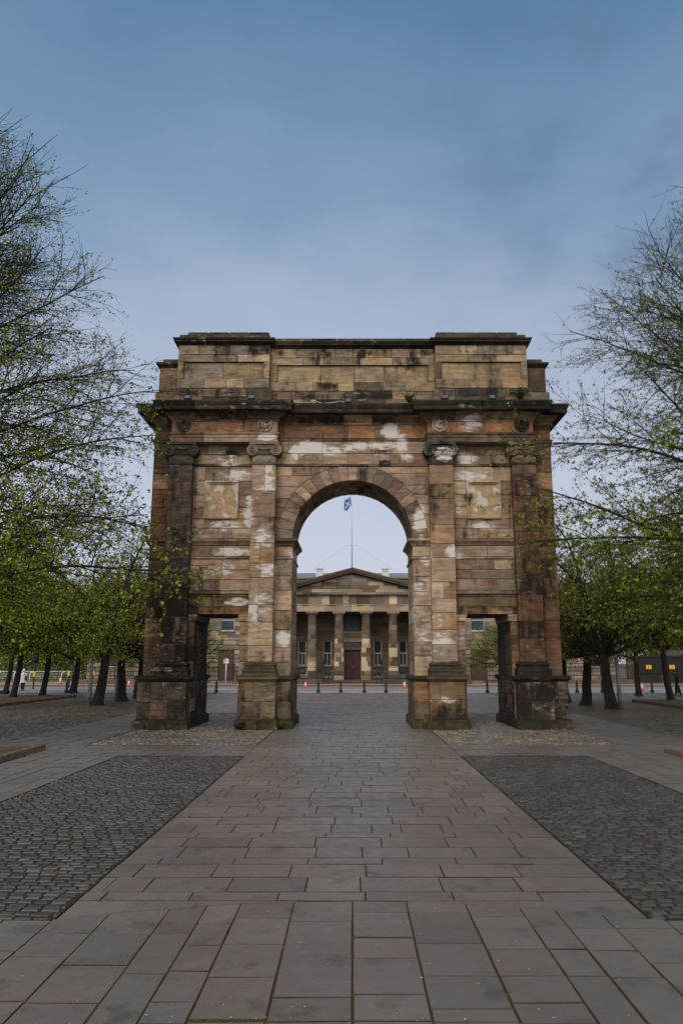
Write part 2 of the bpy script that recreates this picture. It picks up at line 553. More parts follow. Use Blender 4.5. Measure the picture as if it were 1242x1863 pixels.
# near field: slabs in columns running away from the camera, meeting the courses along a shallow curve
mb = MB()
cols = [-6.2, -5.55, -5.0, -4.4, -3.85, -3.3, -2.9, -2.5, -2.07, -1.59, -1.28, -.99, -.52, 0, .48, 1.0, 1.46, 1.75, 2.12, 2.6, 3.05, 3.5, 4.0, 4.6, 5.1, 5.7, 6.3]
for a, b in zip(cols[:-1], cols[1:]):
    m = (a + b) / 2
    top = 7.41 - .5 * min(1.0, (m / 2.47) ** 2) if abs(m) < 2.5 else 6.9
    w = b - a
    y = top
    first = True
    while y > -6:
        h = rg.choice([.42, .5, .62, .74]) if w > .4 else rg.choice([.5, .7, .8])
        if first and abs(m) < 2.5: h *= rg.uniform(.55, 1)
        first = False
        if y > 5.09 > y - h: h = y - 5.07 + .03 * m * m
        if y == top and abs(m) < 2.5:
            cv = lambda q: 7.41 - .5 * min(1.0, (q / 2.47) ** 2)
            Q = [(a + .007, y - h + .007), (b - .007, y - h + .007), (b - .007, cv(b) - .006), (a + .007, cv(a) - .006)]
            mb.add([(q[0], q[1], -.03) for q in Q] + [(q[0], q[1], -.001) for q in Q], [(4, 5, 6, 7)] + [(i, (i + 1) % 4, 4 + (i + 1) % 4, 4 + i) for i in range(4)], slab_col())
        else: slab(mb, a, b, y - h, y, .0095)
        y -= h
tag(mb.build('forecourt', M_FLAG), kind='structure')
# thin filler stones along the curve
mb = MB()
for s in (-1, 1):
    xs = [.5, 1.0, 1.5, 2.0, 2.47]
    for a, b in zip(xs[:-1], xs[1:]):
        ya, yb = 7.41 - .5 * (a / 2.47) ** 2, 7.41 - .5 * (b / 2.47) ** 2
        Q = [(s * a, ya + .012), (s * a, 7.412), (s * b, 7.412), (s * b, yb + .012)]
        if s < 0: pass
        else: Q = Q[::-1]
        mb.add([(x, y, -.03) for x, y in Q] + [(x, y, -.001) for x, y in Q],
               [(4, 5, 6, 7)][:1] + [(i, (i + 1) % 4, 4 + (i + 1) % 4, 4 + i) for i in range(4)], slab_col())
tag(mb.build('paving_strip', M_FLAG), kind='structure')

# cross band and side bands of flags
mb = MB()
def field(x0, x1, y0, y1, along='x', hs=(.5, .5, .27), ws=(.6, .8, .9)):
    k = 0
    if along == 'x':
        y = y0
        while y < y1 - .05:
            h = min(hs[k % len(hs)], y1 - y); x = x0 - rg.uniform(0, .5); c = x0
            while c < x1 - .01:
                x += rg.choice(ws)
                if x - c < .1: continue
                e = min(x, x1); e = x1 if x1 - e < .12 else e
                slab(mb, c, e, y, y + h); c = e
            y += h; k += 1
    else:
        x = x0
        while x < x1 - .05:
            h = min(hs[k % len(hs)], x1 - x); y = y0 - rg.uniform(0, .5); c = y0
            while c < y1 - .01:
                y += rg.choice(ws)
                if y - c < .1: continue
                e = min(y, y1); e = y1 if y1 - e < .12 else e
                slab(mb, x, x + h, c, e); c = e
            x += h; k += 1
for s in (-1, 1):
    a, b = sorted((s * PW, s * 16))
    field(a, b, 18.42, 20.85)
    a, b = sorted((s * 5.42, s * 7.5))
    field(a, b, 4.0, 18.4, 'y')
    a, b = sorted((s * 6.98, s * 9.4))
    field(a, b, 20.87, 57.5, 'y')
    a, b = sorted((s * PW, s * 6.97))
    field(a, b, 34.02, 57.5)
tag(mb.build('pavement', M_FLAG), kind='structure')

# setts
def setts(mb, x0, x1, y0, y1, sx, sy, wave, cols, gap=.020, dome=.007):
    ny = int((y1 - y0) / sy)
    ph = rg.random() * 6
    for r in range(ny):
        x = x0 - sx * (.5 * (r % 2) + .12 * math.sin(r * .35) + rg.uniform(0, .12) + .1)
        while x < x1:
            w = sx * rg.uniform(.86, 1.14)
            a, b = max(x, x0), min(x + w, x1)
            x += w
            if b - a < .05: continue
            c = (a + b) / 2
            wy = wave * math.sin(c * 2.6 + ph + r * .01) + rg.uniform(-.012, .012)
            ya = y0 + r * sy + wy; yb = ya + sy * rg.uniform(.94, 1.04)
            ya, yb = max(ya, y0), min(yb, y1)
            if yb - ya < .03: continue
            g = gap / 2
            z = rg.gauss(-.003, .004)
            j = lambda s=.008: rg.uniform(-s, s)
            Q = [(a + g + j(), ya + g + j()), (b - g + j(), ya + g + j()), (b - g + j(), yb - g + j()), (a + g + j(), yb - g + j())]
            cy = (ya + yb) / 2
            P = [(q[0], q[1], -.04) for q in Q] + [(q[0], q[1], z - .012) for q in Q]
            P += [(q[0] + (c - q[0]) * .15, q[1] + (cy - q[1]) * .18, z + dome * .5 + j(.003)) for q in Q]
            P.append((c, cy, z + dome))
            FS = [(8, 9, 12), (9, 10, 12), (10, 11, 12), (11, 8, 12)]
            for r0 in (0, 4):
                for k in range(4): FS.append((r0 + k, r0 + (k + 1) % 4, r0 + 4 + (k + 1) % 4, r0 + 4 + k))
            base = rg.choice(cols); kk = rg.gauss(1, .12)
            mb.add(P, FS, (base[0] * kk, base[1] * kk, base[2] * kk, rg.random()))
DARK = [rgb(62, 61, 63), rgb(54, 54, 57), rgb(72, 68, 67), rgb(58, 57, 58)]
GREY = [rgb(118, 108, 96), rgb(98, 90, 80), rgb(134, 124, 112), rgb(104, 98, 78), rgb(90, 82, 74)]
for s in (-1, 1):
    mb = MB()
    a, b = sorted((s * (PW + .02), s * 5.4))
    setts(mb, a, b, 6.92, 18.38, .165, .112, .04, DARK)
    tag(mb.build('cobbles', M_SETT), kind='structure')
    sheet('cobble_bed', a - .005, b + .005, 6.9, 18.4, -.0095, M_SETTJOINT)
    mb = MB()
    a, b = sorted((s * (PW + .02), s * 6.95))
    setts(mb, a, b, 20.9, 34.0, .15, .125, .02, GREY, .024, .014)
    tag(mb.build('cobbles', M_SETT), kind='structure')
    sheet('cobble_bed', a, b, 20.87, 34.0, -.0095, M_JOINT)
    a, b = sorted((s * 9.42, s * 60))
    sheet('cobbles', a, b, 20.87, 57.6, -.006, M_FARCOB)
    a, b = sorted((s * 9.6, s * 60))
    sheet('lawn', a, b, -12, 18.4, -.012, M_SOIL)

# raised beds with stone kerbs
def bed(x0, x1, y0, y1, zt=.13):
    mb = MB()
    w = .16
    def run(ax, ay, bx, by):
        L = math.hypot(bx - ax, by - ay); n = max(1, round(L / 1.1))
        for i in range(n):
            t0, t1 = i / n, (i + 1) / n
            X0, X1 = sorted((ax + (bx - ax) * t0, ax + (bx - ax) * t1)); Y0, Y1 = sorted((ay + (by - ay) * t0, ay + (by - ay) * t1))
            if bx == ax: X0, X1 = ax, ax + w; Y0 += .004; Y1 -= .004
            else: Y0, Y1 = ay, ay + w; X0 += .004; X1 -= .004
            mb.bbox(X0, X1, Y0, Y1, -.05, zt + rg.uniform(-.006, .006), .018)
    run(x0, y0, x0, y1); run(x1 - w, y0, x1 - w, y1)
    run(x0 + w, y0, x1 - w, y0); run(x0 + w, y1 - w, x1 - w, y1 - w)
    tag(mb.build('kerb', M_KERB), kind='structure')
    # uneven soil inside
    nx, ny = 22, 30
    P, FS = [], []
    for j in range(ny + 1):
        for i in range(nx + 1):
            e = (0 < i < nx) and (0 < j < ny)
            P.append((x0 + w + (x1 - x0 - 2 * w) * i / nx, y0 + w + (y1 - y0 - 2 * w) * j / ny, zt - .05 + (rg.uniform(-.02, .05) if e else 0)))
    for j in range(ny):
        for i in range(nx): FS.append((j*(nx+1)+i, j*(nx+1)+i+1, (j+1)*(nx+1)+i+1, (j+1)*(nx+1)+i))
    me = bpy.data.meshes.new('soil'); me.from_pydata(P, [], FS)
    tag(link_mesh('soil', me, M_SOIL), kind='structure')
bed(-15.5, -7.6, 3.0, 19.7); bed(7.42, 15.4, 3.0, 19.0)
bed(-27, -17.45, 30.0, 49.7); bed(15.45, 26, 28.0, 43.5)
mb = MB(); mb.bbox(-40, -24.9, 51.5, 57.0, -.05, .16, .03); tag(mb.build('soil', M_SOIL), kind='structure')

# road, far pavement
sheet('road', -400, 400, 57.9, 72.3, -.03, M_ASPHALT)
mb = MB()
x = -60
while x < 60:
    mb.bbox(x + .004, x + .996, 57.6, 57.9, -.1, .02, .02, (*rgb(150, 146, 140), rg.random())); x += 1.0
tag(mb.build('kerb', simple('pale_kerb', rgb(200, 198, 196), .7, var=.12, scale=3)), kind='structure')
sheet('road_line', -400, 400, 58.6, 59.0, -.026, M_WHITE_LINE)
sheet('road_line', -400, 400, 70.9, 71.05, -.026, M_WHITE_LINE)
mb = MB()
for k in range(-20, 21): mb.box(k * 5 - 1.2, k * 5 + 1.2, 65.0, 65.16, -.04, -.024)
tag(mb.build('road_line', M_WHITE_LINE), kind='structure')
sheet('bike_lane', -400, 400, 71.15, 72.3, -.024, simple('red_surfacing', rgb(140, 96, 84), .8, var=.15, scale=2))
mb = MB(); mb.box(-400, 400, 72.3, 72.45, -.1, .1); tag(mb.build('kerb', M_KERB), kind='structure')
sheet('pavement', -400, 400, 72.45, 90, .09, M_PAVE)

# leaf scales and petals dropped on the stones
mb = MB()
for i in range(900):
    yy = 5 + 22 * rg.random() ** 1.7; xx = rg.uniform(-1, 1) * (2.0 + yy * .45)
    a = rg.random() * 6.28; r = rg.uniform(.004, .013)
    c = rg.choice([rgb(205, 190, 170), rgb(170, 140, 95), rgb(190, 185, 170), rgb(120, 95, 60)])
    P = [(xx + r * math.cos(a + q) * (1 if k % 2 else .5), yy + r * math.sin(a + q) * (1 if k % 2 else .5), .006 + .003 * (k % 2)) for k, q in enumerate((0, 1.57, 3.14, 4.71))]
    mb.add(P, [(0, 1, 2, 3)], (*c, rg.random()))
tag(mb.build('fallen_petals', attr_mat('petals', .8, bump=0)[0]), 'pale leaf scales and petals scattered on the paving', 'petals', kind='stuff')
# ------------------------------------------------------------------ the triumphal arch
ra = random.Random(5)
ARCH = empty('triumphal_arch', (0, 26.0, 0), 'weathered brown sandstone triumphal arch standing across the paved walk', 'arch')
T = 2.4          # wall thickness; the front wall plane is y = 0, the back y = T
R, ZS = 2.07, 6.32

def stone_material():
    m, t, bs = material('weathered_sandstone')
    co = t.new('ShaderNodeTexCoord').outputs['Object']
    at = t.new('ShaderNodeAttribute', attribute_name='Col')
    w = t.math('MULTIPLY', at.outputs['Alpha'], 61.0)
    sp = t.new('ShaderNodeSeparateXYZ'); t.l.new(co, sp.inputs[0])
    X, Z = sp.outputs['X'], sp.outputs['Z']
    bed_ = t.noise(t.scale(co, (1.6, 1.6, 13)), 1.0, 6, .62, w)          # bedding streaks inside each stone
    blot = t.noise(co, 2.3, 6, .6, w)
    big = t.noise(co, .55, 5, .6)
    fine = t.noise(co, 34, 4, .65)
    f = t.math('MULTIPLY', t.map(bed_, .3, .7, .58, 1.38, False), t.map(fine, .25, .75, .75, 1.25, False))
    f = t.math('MULTIPLY', f, t.map(blot, .3, .7, .62, 1.3, False))
    c = t.new('ShaderNodeVectorMath', operation='SCALE'); t.l.new(at.outputs['Color'], c.inputs[0]); t.l.new(f, c.inputs['Scale'])
    col = c.outputs[0]
    col = t.mix(t.map(blot, .56, .76, 0, .22), col, rgb(150, 112, 78))     # iron staining
    col = t.mix(t.map(big, .56, .74, 0, .4), col, rgb(92, 84, 74))
    # soot: a patchy crust, thick on the outer pilasters and runs
    st = t.noise(t.scale(co, (2.4, 2.4, .75)), 1.0, 7, .66)
    st2 = t.noise(co, 4.5, 6, .65, w)
    soot = t.blobs(X, Z, [(-3.05, .45, .8, .5, .6), (3.05, .42, .8, .42, .8), (-2.2, .8, .3, .6, .55), (2.2, .7, .3, .7, .5), (-5.9, 3.0, .75, 2.6, 1.25), (-6.0, 6.2, .8, 3.0, .62), (-5.95, 8.6, .8, .4, .6), (5.95, 8.7, .6, .8, .55), (0, 13.2, 7.2, .22, .5), (-3.6, 13.1, .3, .5, .8), (.3, 13.0, .25, .5, .9), (-1.4, 13.05, .3, .4, .8), (2.2, 12.9, .3, .6, .7), (-.9, 11.9, .4, .2, .9), (-4.6, 13.15, 1.8, .3, .55), (4.6, 13.15, 1.8, .28, .5), (-4.4, 11.5, 2.2, .25, .6), (4.2, 11.5, 2.2, .25, .6), (0, 11.5, 3.0, .3, .75), (5.0, 12.4, .5, .35, .7), (-5.8, 12.4, .3, .4, .6), (.4, 12.4, .3, .3, .5), (-4.5, 10.62, 2.2, .2, .5), (0, 10.55, 2.6, .14, .6), (-1.9, 7.4, .3, .3, .7), (1.5, 8.2, .3, .3, .7), (6.1, 4.5, .9, 5.5, .62),
                           (6.0, .8, 1.3, 1.4, .9), (-5.8, .8, 1.2, 1.2, .62), (3.05, 9.4, .7, .5, .95), (-4.3, 9.35, .5, .18, 1.0), (-1.3, 7.75, .5, .55, .55),
                           (.35, 8.6, .3, .45, 1.0), (1.15, 9.02, .28, .16, 1.2), (1.0, 9.5, .5, .15, .9), (5.2, 8.9, .6, .16, .9), (-4.6, 5.85, .5, .22, .95), (4.4, 12.3, .4, .4, .6), (-6.6, 4.0, .5, 3.4, .5),
                           (2.75, 8.0, .3, 1.6, .5), (5.55, 7.6, .3, 2.2, .45), (-5.45, 7.6, .25, 2.2, .45), (-2.6, 8.0, .25, 1.4, .4)])
    run = t.noise(t.scale(co, (5.0, 5.0, .35)), 1.0, 5, .6)
    stn = t.math('MULTIPLY_ADD', st2, .35, t.math('MULTIPLY_ADD', run, .3, t.math('MULTIPLY', st, .35)))
    so2 = t.math('ADD', t.math('MULTIPLY_ADD', t.math('FRACT', t.math('MULTIPLY', at.outputs['Alpha'], 13.7)), .26, -.13), t.math('MULTIPLY', soot, .36))
    sv = t.math('ADD', so2, t.math('MULTIPLY', t.math('SUBTRACT', stn, .5), 1.9))
    grime = t.map(t.noise(t.scale(co, (1.5, 1.5, 2.2)), 2.2, 8, .7), .54, .72, 0, .62)
    col = t.mix(grime, col, rgb(74, 64, 56))
    sm = t.map(sv, .02, .36, 0, .96)
    col = t.mix(sm, col, rgb(36, 32, 30))
    # salts: chalky white bloom in patches
    wh = t.blobs(X, Z, [(-.9, 9.5, 1.6, .2, .85), (.9, 9.66, 1.1, .2, .85), (-1.45, 9.55, .75, .33, 1.5), (-1.9, 9.4, .45, .3, 1.3), (-.75, 9.42, .6, .26, 1.3), (.25, 9.62, .75, .2, 1.3), (1.35, 10.15, .42, .36, 1.6), (1.75, 9.72, .3, .5, 1.2), (1.95, 9.2, .3, .22, 1.0),
                        (3.2, 9.25, .45, .3, 1.5), (4.0, 9.15, .5, .3, 1.2), (4.25, 8.55, .9, .3, 1.1), (3.7, 7.3, .2, .4, .9), (4.6, 6.75, .5, .2, .9), (2.35, 6.9, .32, .8, 1.3), (2.5, 5.7, .25, .4, .7),
                        (2.9, 2.6, 0.575, 0.7, 0.814), (2.9, 4, 0.46, 0.9, 0.592), (3.5, 5.8, .4, .3, 1.1), (-3.05, 8.2, 0.5175, 0.9, 0.703), (-3.05, 6.25, 0.483, 0.55, 0.888), (-4.1, 8.55, .8, .3, 1.0), (-3.6, 7.7, .2, .5, .9), (-3.55, 7.2, .3, .9, 1.0),
                        (-4.4, 6.75, .7, .25, .9), (-4.2, 5.85, .9, .2, 1.1), (-4.6, 5.3, .8, .3, .8), (-3.9, 4.15, .5, .17, 1.5), (-3.05, 4, 0.5175, 0.8, 0.814), (-2.3, 2.9, .32, .3, 1.0), (-3.0, 10.2, .3, .25, .5), (-3.0, 9.85, .4, .15, 1.3), (-4.4, 9.1, .6, .3, .8),
                        (-2.95, 5.2, 0.46, 0.4, 0.666), (2.35, 4.6, 0.46, 0.6, 0.666), (2.4, 3, 0.4025, 0.5, 0.592), (2.9, .95, .5, .2, .9), (3.0, 10.2, .3, .2, .5), (4.1, 10.35, .5, .4, .55), (3.65, 3, 0.23, 0.7, 0.592), (2.1, 3.8, 0.345, 0.7, 0.518), (-2.1, 5.8, .3, .3, .9)])
    wn = t.noise(t.scale(co, (2.0, 2.0, 3.6)), 1.3, 8, .72)
    wn2 = t.noise(t.scale(co, (2.2, 2.2, 7)), 1.5, 7, .7, w)
    wnn = t.math('MULTIPLY_ADD', wn2, .62, t.math('MULTIPLY', wn, .38))
    br = t.math('MULTIPLY_ADD', t.math('FRACT', t.math('MULTIPLY', at.outputs['Alpha'], 7.31)), .30, -.15)
    br2 = t.math('MULTIPLY_ADD', t.math('FRACT', t.math('MULTIPLY', at.outputs['Alpha'], 13.7)), .30, -.15)
    wv = t.math('ADD', t.math('MULTIPLY_ADD', t.map(wh, 0, .3, 1, 0), -.09, br), t.math('MULTIPLY_ADD', wh, .42, t.math('MULTIPLY', t.math('SUBTRACT', wnn, .5), 2.3)))
    col = t.mix(t.math('MULTIPLY', t.map(wv, .02, .34), .55), col, rgb(190, 174, 158))
    wm = t.map(wv, .24, .40, 0, .92)
    col = t.mix(wm, col, rgb(222, 216, 212))
    # algae on the wet plinths and ledges
    lo = t.map(Z, .75, .05, 0, 1)
    al = t.map(t.math('ADD', t.noise(co, 2.2, 6, .6), t.math('MULTIPLY', lo, .30)), .60, .82, 0, .85)
    col = t.mix(al, col, rgb(50, 50, 32))
    up = t.new('ShaderNodeNewGeometry'); s2 = t.new('ShaderNodeSeparateXYZ'); t.l.new(up.outputs['True Normal'], s2.inputs[0])
    led = t.math('MULTIPLY', t.map(s2.outputs['Z'], .25, .7), t.map(t.noise(co, 3.5, 5, .6), .35, .6, .3, .9))
    col = t.mix(led, col, rgb(40, 41, 28))
    hs = t.new('ShaderNodeHueSaturation'); hs.inputs['Saturation'].default_value = 1.02; hs.inputs['Value'].default_value = .98; t.l.new(col, hs.inputs['Color']); col = hs.outputs[0]
    t.l.new(col, bs.inputs['Base Color'])
    bs.inputs['Roughness'].default_value = .88; bs.inputs['Specular IOR Level'].default_value = .2
    h = t.math('ADD', t.math('MULTIPLY', bed_, .7), t.math('MULTIPLY_ADD', fine, .35, t.math('MULTIPLY', wm, .1)))
    bp = t.new('ShaderNodeBump'); bp.inputs['Strength'].default_value = .55; bp.inputs['Distance'].default_value = .03
    t.l.new(h, bp.inputs['Height']); t.l.new(bp.outputs[0], bs.inputs['Normal'])
    return m
M_STONE = stone_material()
M_MORTAR = simple('lime_mortar', rgb(146, 134, 120), .95, var=.35, scale=4, bump=.3)

TAN, PINK, ORNG, GREYS = rgb(174, 152, 126), rgb(168, 143, 124), rgb(172, 138, 104), rgb(130, 118, 104)
BRWN, BUFF, RED, DKB = rgb(138, 114, 96), rgb(190, 170, 138), rgb(138, 106, 88), rgb(86, 75, 66)
BLK = rgb(52, 48, 44)
ZONES = {
    'wall': [(PINK, 4), (TAN, 3), (BRWN, 3), (ORNG, 1.6), (RED, .9), (GREYS, .8), (BUFF, .7)],
    'ring': [(BRWN, 5), (PINK, 2), (GREYS, 2), (rgb(104, 90, 78), 2), (TAN, .8)],
    'frieze': [(rgb(172, 124, 84), 3), (rgb(140, 108, 84), 4), (PINK, 1.5), (DKB, .8)],
    'inner': [(TAN, 4), (PINK, 3), (ORNG, 2), (BRWN, 2), (BUFF, .6), (GREYS, .8)],
    'outer': [(DKB, 4), (rgb(108, 92, 80), 3), (BLK, .8), (rgb(110, 100, 88), .8)],
    'edge': [(rgb(122, 98, 80), 4), (rgb(126, 90, 68), 2), (ORNG, .3), (DKB, 1.6)],
    'ped': [(rgb(122, 102, 80), 3), (rgb(132, 112, 86), 2), (rgb(108, 98, 82), 2), (rgb(140, 106, 74), .8), (DKB, 1)],
    'base': [(rgb(84, 76, 60), 3), (rgb(70, 65, 50), 2), (rgb(102, 90, 72), 1)],
    'pedo': [(BRWN, 3), (DKB, 3), (GREYS, 1.4), (BLK, .6)],
    'attic': [(rgb(168, 146, 110), 2.4), (GREYS, 3.4), (TAN, 2.4), (rgb(150, 128, 98), 2.4), (PINK, .6), (ORNG, .25), (DKB, .5)],
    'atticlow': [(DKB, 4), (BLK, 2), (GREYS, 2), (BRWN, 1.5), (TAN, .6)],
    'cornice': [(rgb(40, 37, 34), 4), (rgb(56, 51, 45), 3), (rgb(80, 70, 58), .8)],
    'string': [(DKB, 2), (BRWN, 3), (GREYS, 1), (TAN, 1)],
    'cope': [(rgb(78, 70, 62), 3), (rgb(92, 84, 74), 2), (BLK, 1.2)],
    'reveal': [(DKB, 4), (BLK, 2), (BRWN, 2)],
}
def pal(zone):
    L = ZONES[zone]
    tot = sum(w for _, w in L)
    mean = [sum(c[i] * w for c, w in L) / tot for i in range(3)]
    def f(*_):
        r = ra.uniform(0, tot)
        for c, w in L:
            r -= w
            if r <= 0: break
        c = tuple(q * .74 + w_ * .26 for q, w_ in zip(c, mean))
        k = ra.gauss(1, .09); h = ra.gauss(0, .02)
        return (c[0] * k * (1 + h), c[1] * k, c[2] * k * (1 - h), ra.random())
    return f

FR = Frame((0, 0, 0), (1, 0, 0), (0, -1, 0))            # front
BK = Frame((0, T, 0), (-1, 0, 0), (0, 1, 0))            # back
def part(mb, name, parent=None, mats=None):
    return mb.build(name, mats or [M_STONE, M_MORTAR], parent or ARCH)

# --- rough core behind the facing
mb = MB()
c_ = .035
for s in (-1, 1):
    a, b = sorted((s * (7.0 - c_), s * (5.32 + c_))); mb.box(a, b, c_, T - c_, 0, 4.0, BRWN, 1)
    a, b = sorted((s * (3.80 - c_), s * (R + c_))); mb.box(a, b, c_, T - c_, 0, 4.0, BRWN, 1)
    a, b = sorted((s * (7.0 - c_), s * (R + c_))); mb.box(a, b, c_, T - c_, 3.76, 6.31, BRWN, 1)
    arc = [(s * (R + c_) * math.cos(q * PI / 48), ZS + (R + c_) * math.sin(q * PI / 48)) for q in range(25)]
    poly = arc + [(0, 11.0), (s * (7.0 - c_), 11.0), (s * (7.0 - c_), ZS)]
    if s < 0: poly = poly[::-1]
    mb.extrude(FR, poly, -(T - c_), -c_, BRWN, 1)
mb.box(-6.9, 6.9, .25, T - .25, 10.9, 12.8, BRWN, 1)
mb.box(-6.15, 6.15, .22, T - .22, 12.8, 13.6, BRWN, 1)
part(mb, 'core')

# --- facing of both fronts
def facing(F, *a, **k):
    mb = MB(); ashlar(mb, F, *a, **k); part(mb, 'wall')
for F, main in ((FR, True), (BK, False)):
    for s in (-1, 1):
        def rect(a, b): return sorted((s * a, s * b))
        K = dict(rng=ra)
        a, b = rect(6.36, 7.0); facing(F, a, b, 1.66, 6.12, 0, pal('edge'), .62, .9, **K); facing(F, a, b, 6.33, 9.74, 0, pal('edge'), .62, .9, **K)
        facing(F, a, b, 9.86, 10.45, 0, pal('edge'), .6, .9, **K)
        a, b = rect(3.46, 5.56)
        pu = sorted((s * 3.97, s * 5.16))
        facing(F, a, b, ZS + .01, 8.9, 0, pal('wall'), .40, .75, holes=[(pu[0], pu[1], 7.01, 8.36)], **K)
        facing(F, a, b, 8.97, 9.66, 0, pal('wall'), .36, .75, **K)
        facing(F, a, b, 4.53, 5.65, 0, pal('wall'), .38, .8, **K)
        facing(F, a, b, 5.70, 6.11, 0, pal('wall'), .42, .9, **K)
        a, b = rect(5.32, 5.56); facing(F, a, b, 1.66, 3.48, 0, pal('outer' if s < 0 else 'edge'), .45, 1, **K)
        a, b = rect(3.46, 3.80); facing(F, a, b, 1.66, 3.48, 0, pal('inner'), .45, 1, **K)
        a, b = rect(R, 2.68); facing(F, a, b, 1.66, 5.60, 0, pal('inner'), .55, 1.2, **K)
        facing(F, a, b, 5.70, 6.11, 0, pal('inner'), .42, .9, **K)
        # spandrel round the ring
        RE = 2.62
        mb = MB()
        zb = [ZS + .01]
        while zb[-1] < 8.9: zb.append(zb[-1] + ra.uniform(.30, .44))
        zb = [z for z in zb if z < 8.75] + [8.9]
        for z0, z1 in zip(zb[:-1], zb[1:]):
            xi = lambda z: math.sqrt(max(RE * RE - (z - ZS) ** 2, 0)) + .008
            if 2.66 - xi(z1) < .05: continue
            inner = [(xi(z0 + (z1 - z0) * q / 3), z0 + .006 + (z1 - z0 - .012) * q / 3) for q in range(4)]
            cuts = [2.66]
            if 2.66 - xi(z0) > 1.0: cuts = [2.66, 2.66 - ra.uniform(.45, .75)]
            if 2.66 - xi(z0) > 1.75: cuts.append(cuts[-1] - ra.uniform(.5, .7))
            for q in range(len(cuts)):
                hi = cuts[q] - (.006 if q else 0)
                if q < len(cuts) - 1:
                    lo = cuts[q + 1] + .006
                    P = [(lo, z0 + .006), (hi, z0 + .006), (hi, z1 - .006), (lo, z1 - .006)]
                else:
                    inn = [(min(x, hi - .02), z) for x, z in inner]
                    P = [inn[0], (hi, z0 + .006), (hi, z1 - .006)] + inn[:0:-1]
                if s < 0: P = [(-x, z) for x, z in P][::-1]
                mb.block(F, P, -.05, ra.uniform(-.003, .004), .008, pal('wall')())
        part(mb, 'spandrel')
    facing(F, -2.68, 2.68, 8.97, 9.80, 0, pal('wall'), .41, .8, rng=ra)
    facing(F, -2.68, 2.68, 9.92, 10.5, -.0, pal('frieze'), .6, 1.0, rng=ra)
for s in (-1, 1):       # ends
    mb = MB()
    F = Frame((s * 7.0, T / 2, 0), (0, s, 0), (s, 0, 0))
    ashlar(mb, F, -T / 2, T / 2, 1.66, 6.12, 0, pal('edge'), .6, .8, rng=ra)
    ashlar(mb, F, -T / 2, T / 2, 6.33, 9.74, 0, pal('edge'), .6, .8, rng=ra)
    ashlar(mb, F, -T / 2, T / 2, 9.86, 10.45, 0, pal('edge'), .6, .8, rng=ra)
    part(mb, 'end_wall')
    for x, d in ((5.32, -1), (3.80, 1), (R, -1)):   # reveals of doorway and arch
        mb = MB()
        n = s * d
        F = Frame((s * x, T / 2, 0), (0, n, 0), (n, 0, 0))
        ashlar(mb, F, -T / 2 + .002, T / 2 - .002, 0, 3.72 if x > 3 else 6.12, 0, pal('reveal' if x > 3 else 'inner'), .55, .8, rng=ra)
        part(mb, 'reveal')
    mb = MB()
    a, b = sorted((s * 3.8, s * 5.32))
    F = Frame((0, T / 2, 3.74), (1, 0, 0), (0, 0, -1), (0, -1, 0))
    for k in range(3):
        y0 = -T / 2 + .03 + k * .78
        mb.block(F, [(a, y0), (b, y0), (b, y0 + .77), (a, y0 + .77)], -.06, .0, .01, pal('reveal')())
    part(mb, 'doorway_soffit')

# --- arch ring: voussoirs on both faces and the soffit
mb = MB()
nv = 23
for k in range(nv):
    a0, a1 = PI * k / nv, PI * (k + 1) / nv
    g = .0032
    for F in (FR, BK):
        P = [(R * math.cos(a0 + g), ZS + R * math.sin(a0 + g))]
        RO = 2.61
        P += [(RO * math.cos(a0 + g), ZS + RO * math.sin(a0 + g)), (RO * math.cos((a0 + a1) / 2), ZS + RO * math.sin((a0 + a1) / 2)), (RO * math.cos(a1 - g), ZS + RO * math.sin(a1 - g))]
        P += [(R * math.cos(a1 - g), ZS + R * math.sin(a1 - g)), (R * math.cos((a0 + a1) / 2), ZS + R * math.sin((a0 + a1) / 2))]
        P = [(u, min(v, 8.935)) for u, v in P]
        mb.block(F, P, -.3, .001 + ra.uniform(-.003, .003), .007, pal('ring')())
    am = (a0 + a1) / 2
    er = V3(math.cos(am), 0, math.sin(am)); et = V3(-math.sin(am), 0, math.cos(am))
    hw = R * math.sin((a1 - a0) / 2) - .006
    F = Frame((R * math.cos(am) * math.cos((a1 - a0) / 2), 0, ZS + R * math.sin(am) * math.cos((a1 - a0) / 2)), tuple(-et), tuple(-er), (0, 1, 0))
    # U x V = N : (-et) x y = -er
    st = ra.uniform(.7, .95)
    ys = [.305, st + .1, st + .85, T - .305]
    for y0, y1 in zip(ys[:-1], ys[1:]):
        mb.block(F, [(-hw, y0 + .006), (hw, y0 + .006), (hw, y1 - .006), (-hw, y1 - .006)], -.05, .0, .01, pal('ring')())
part(mb, 'arch_ring')

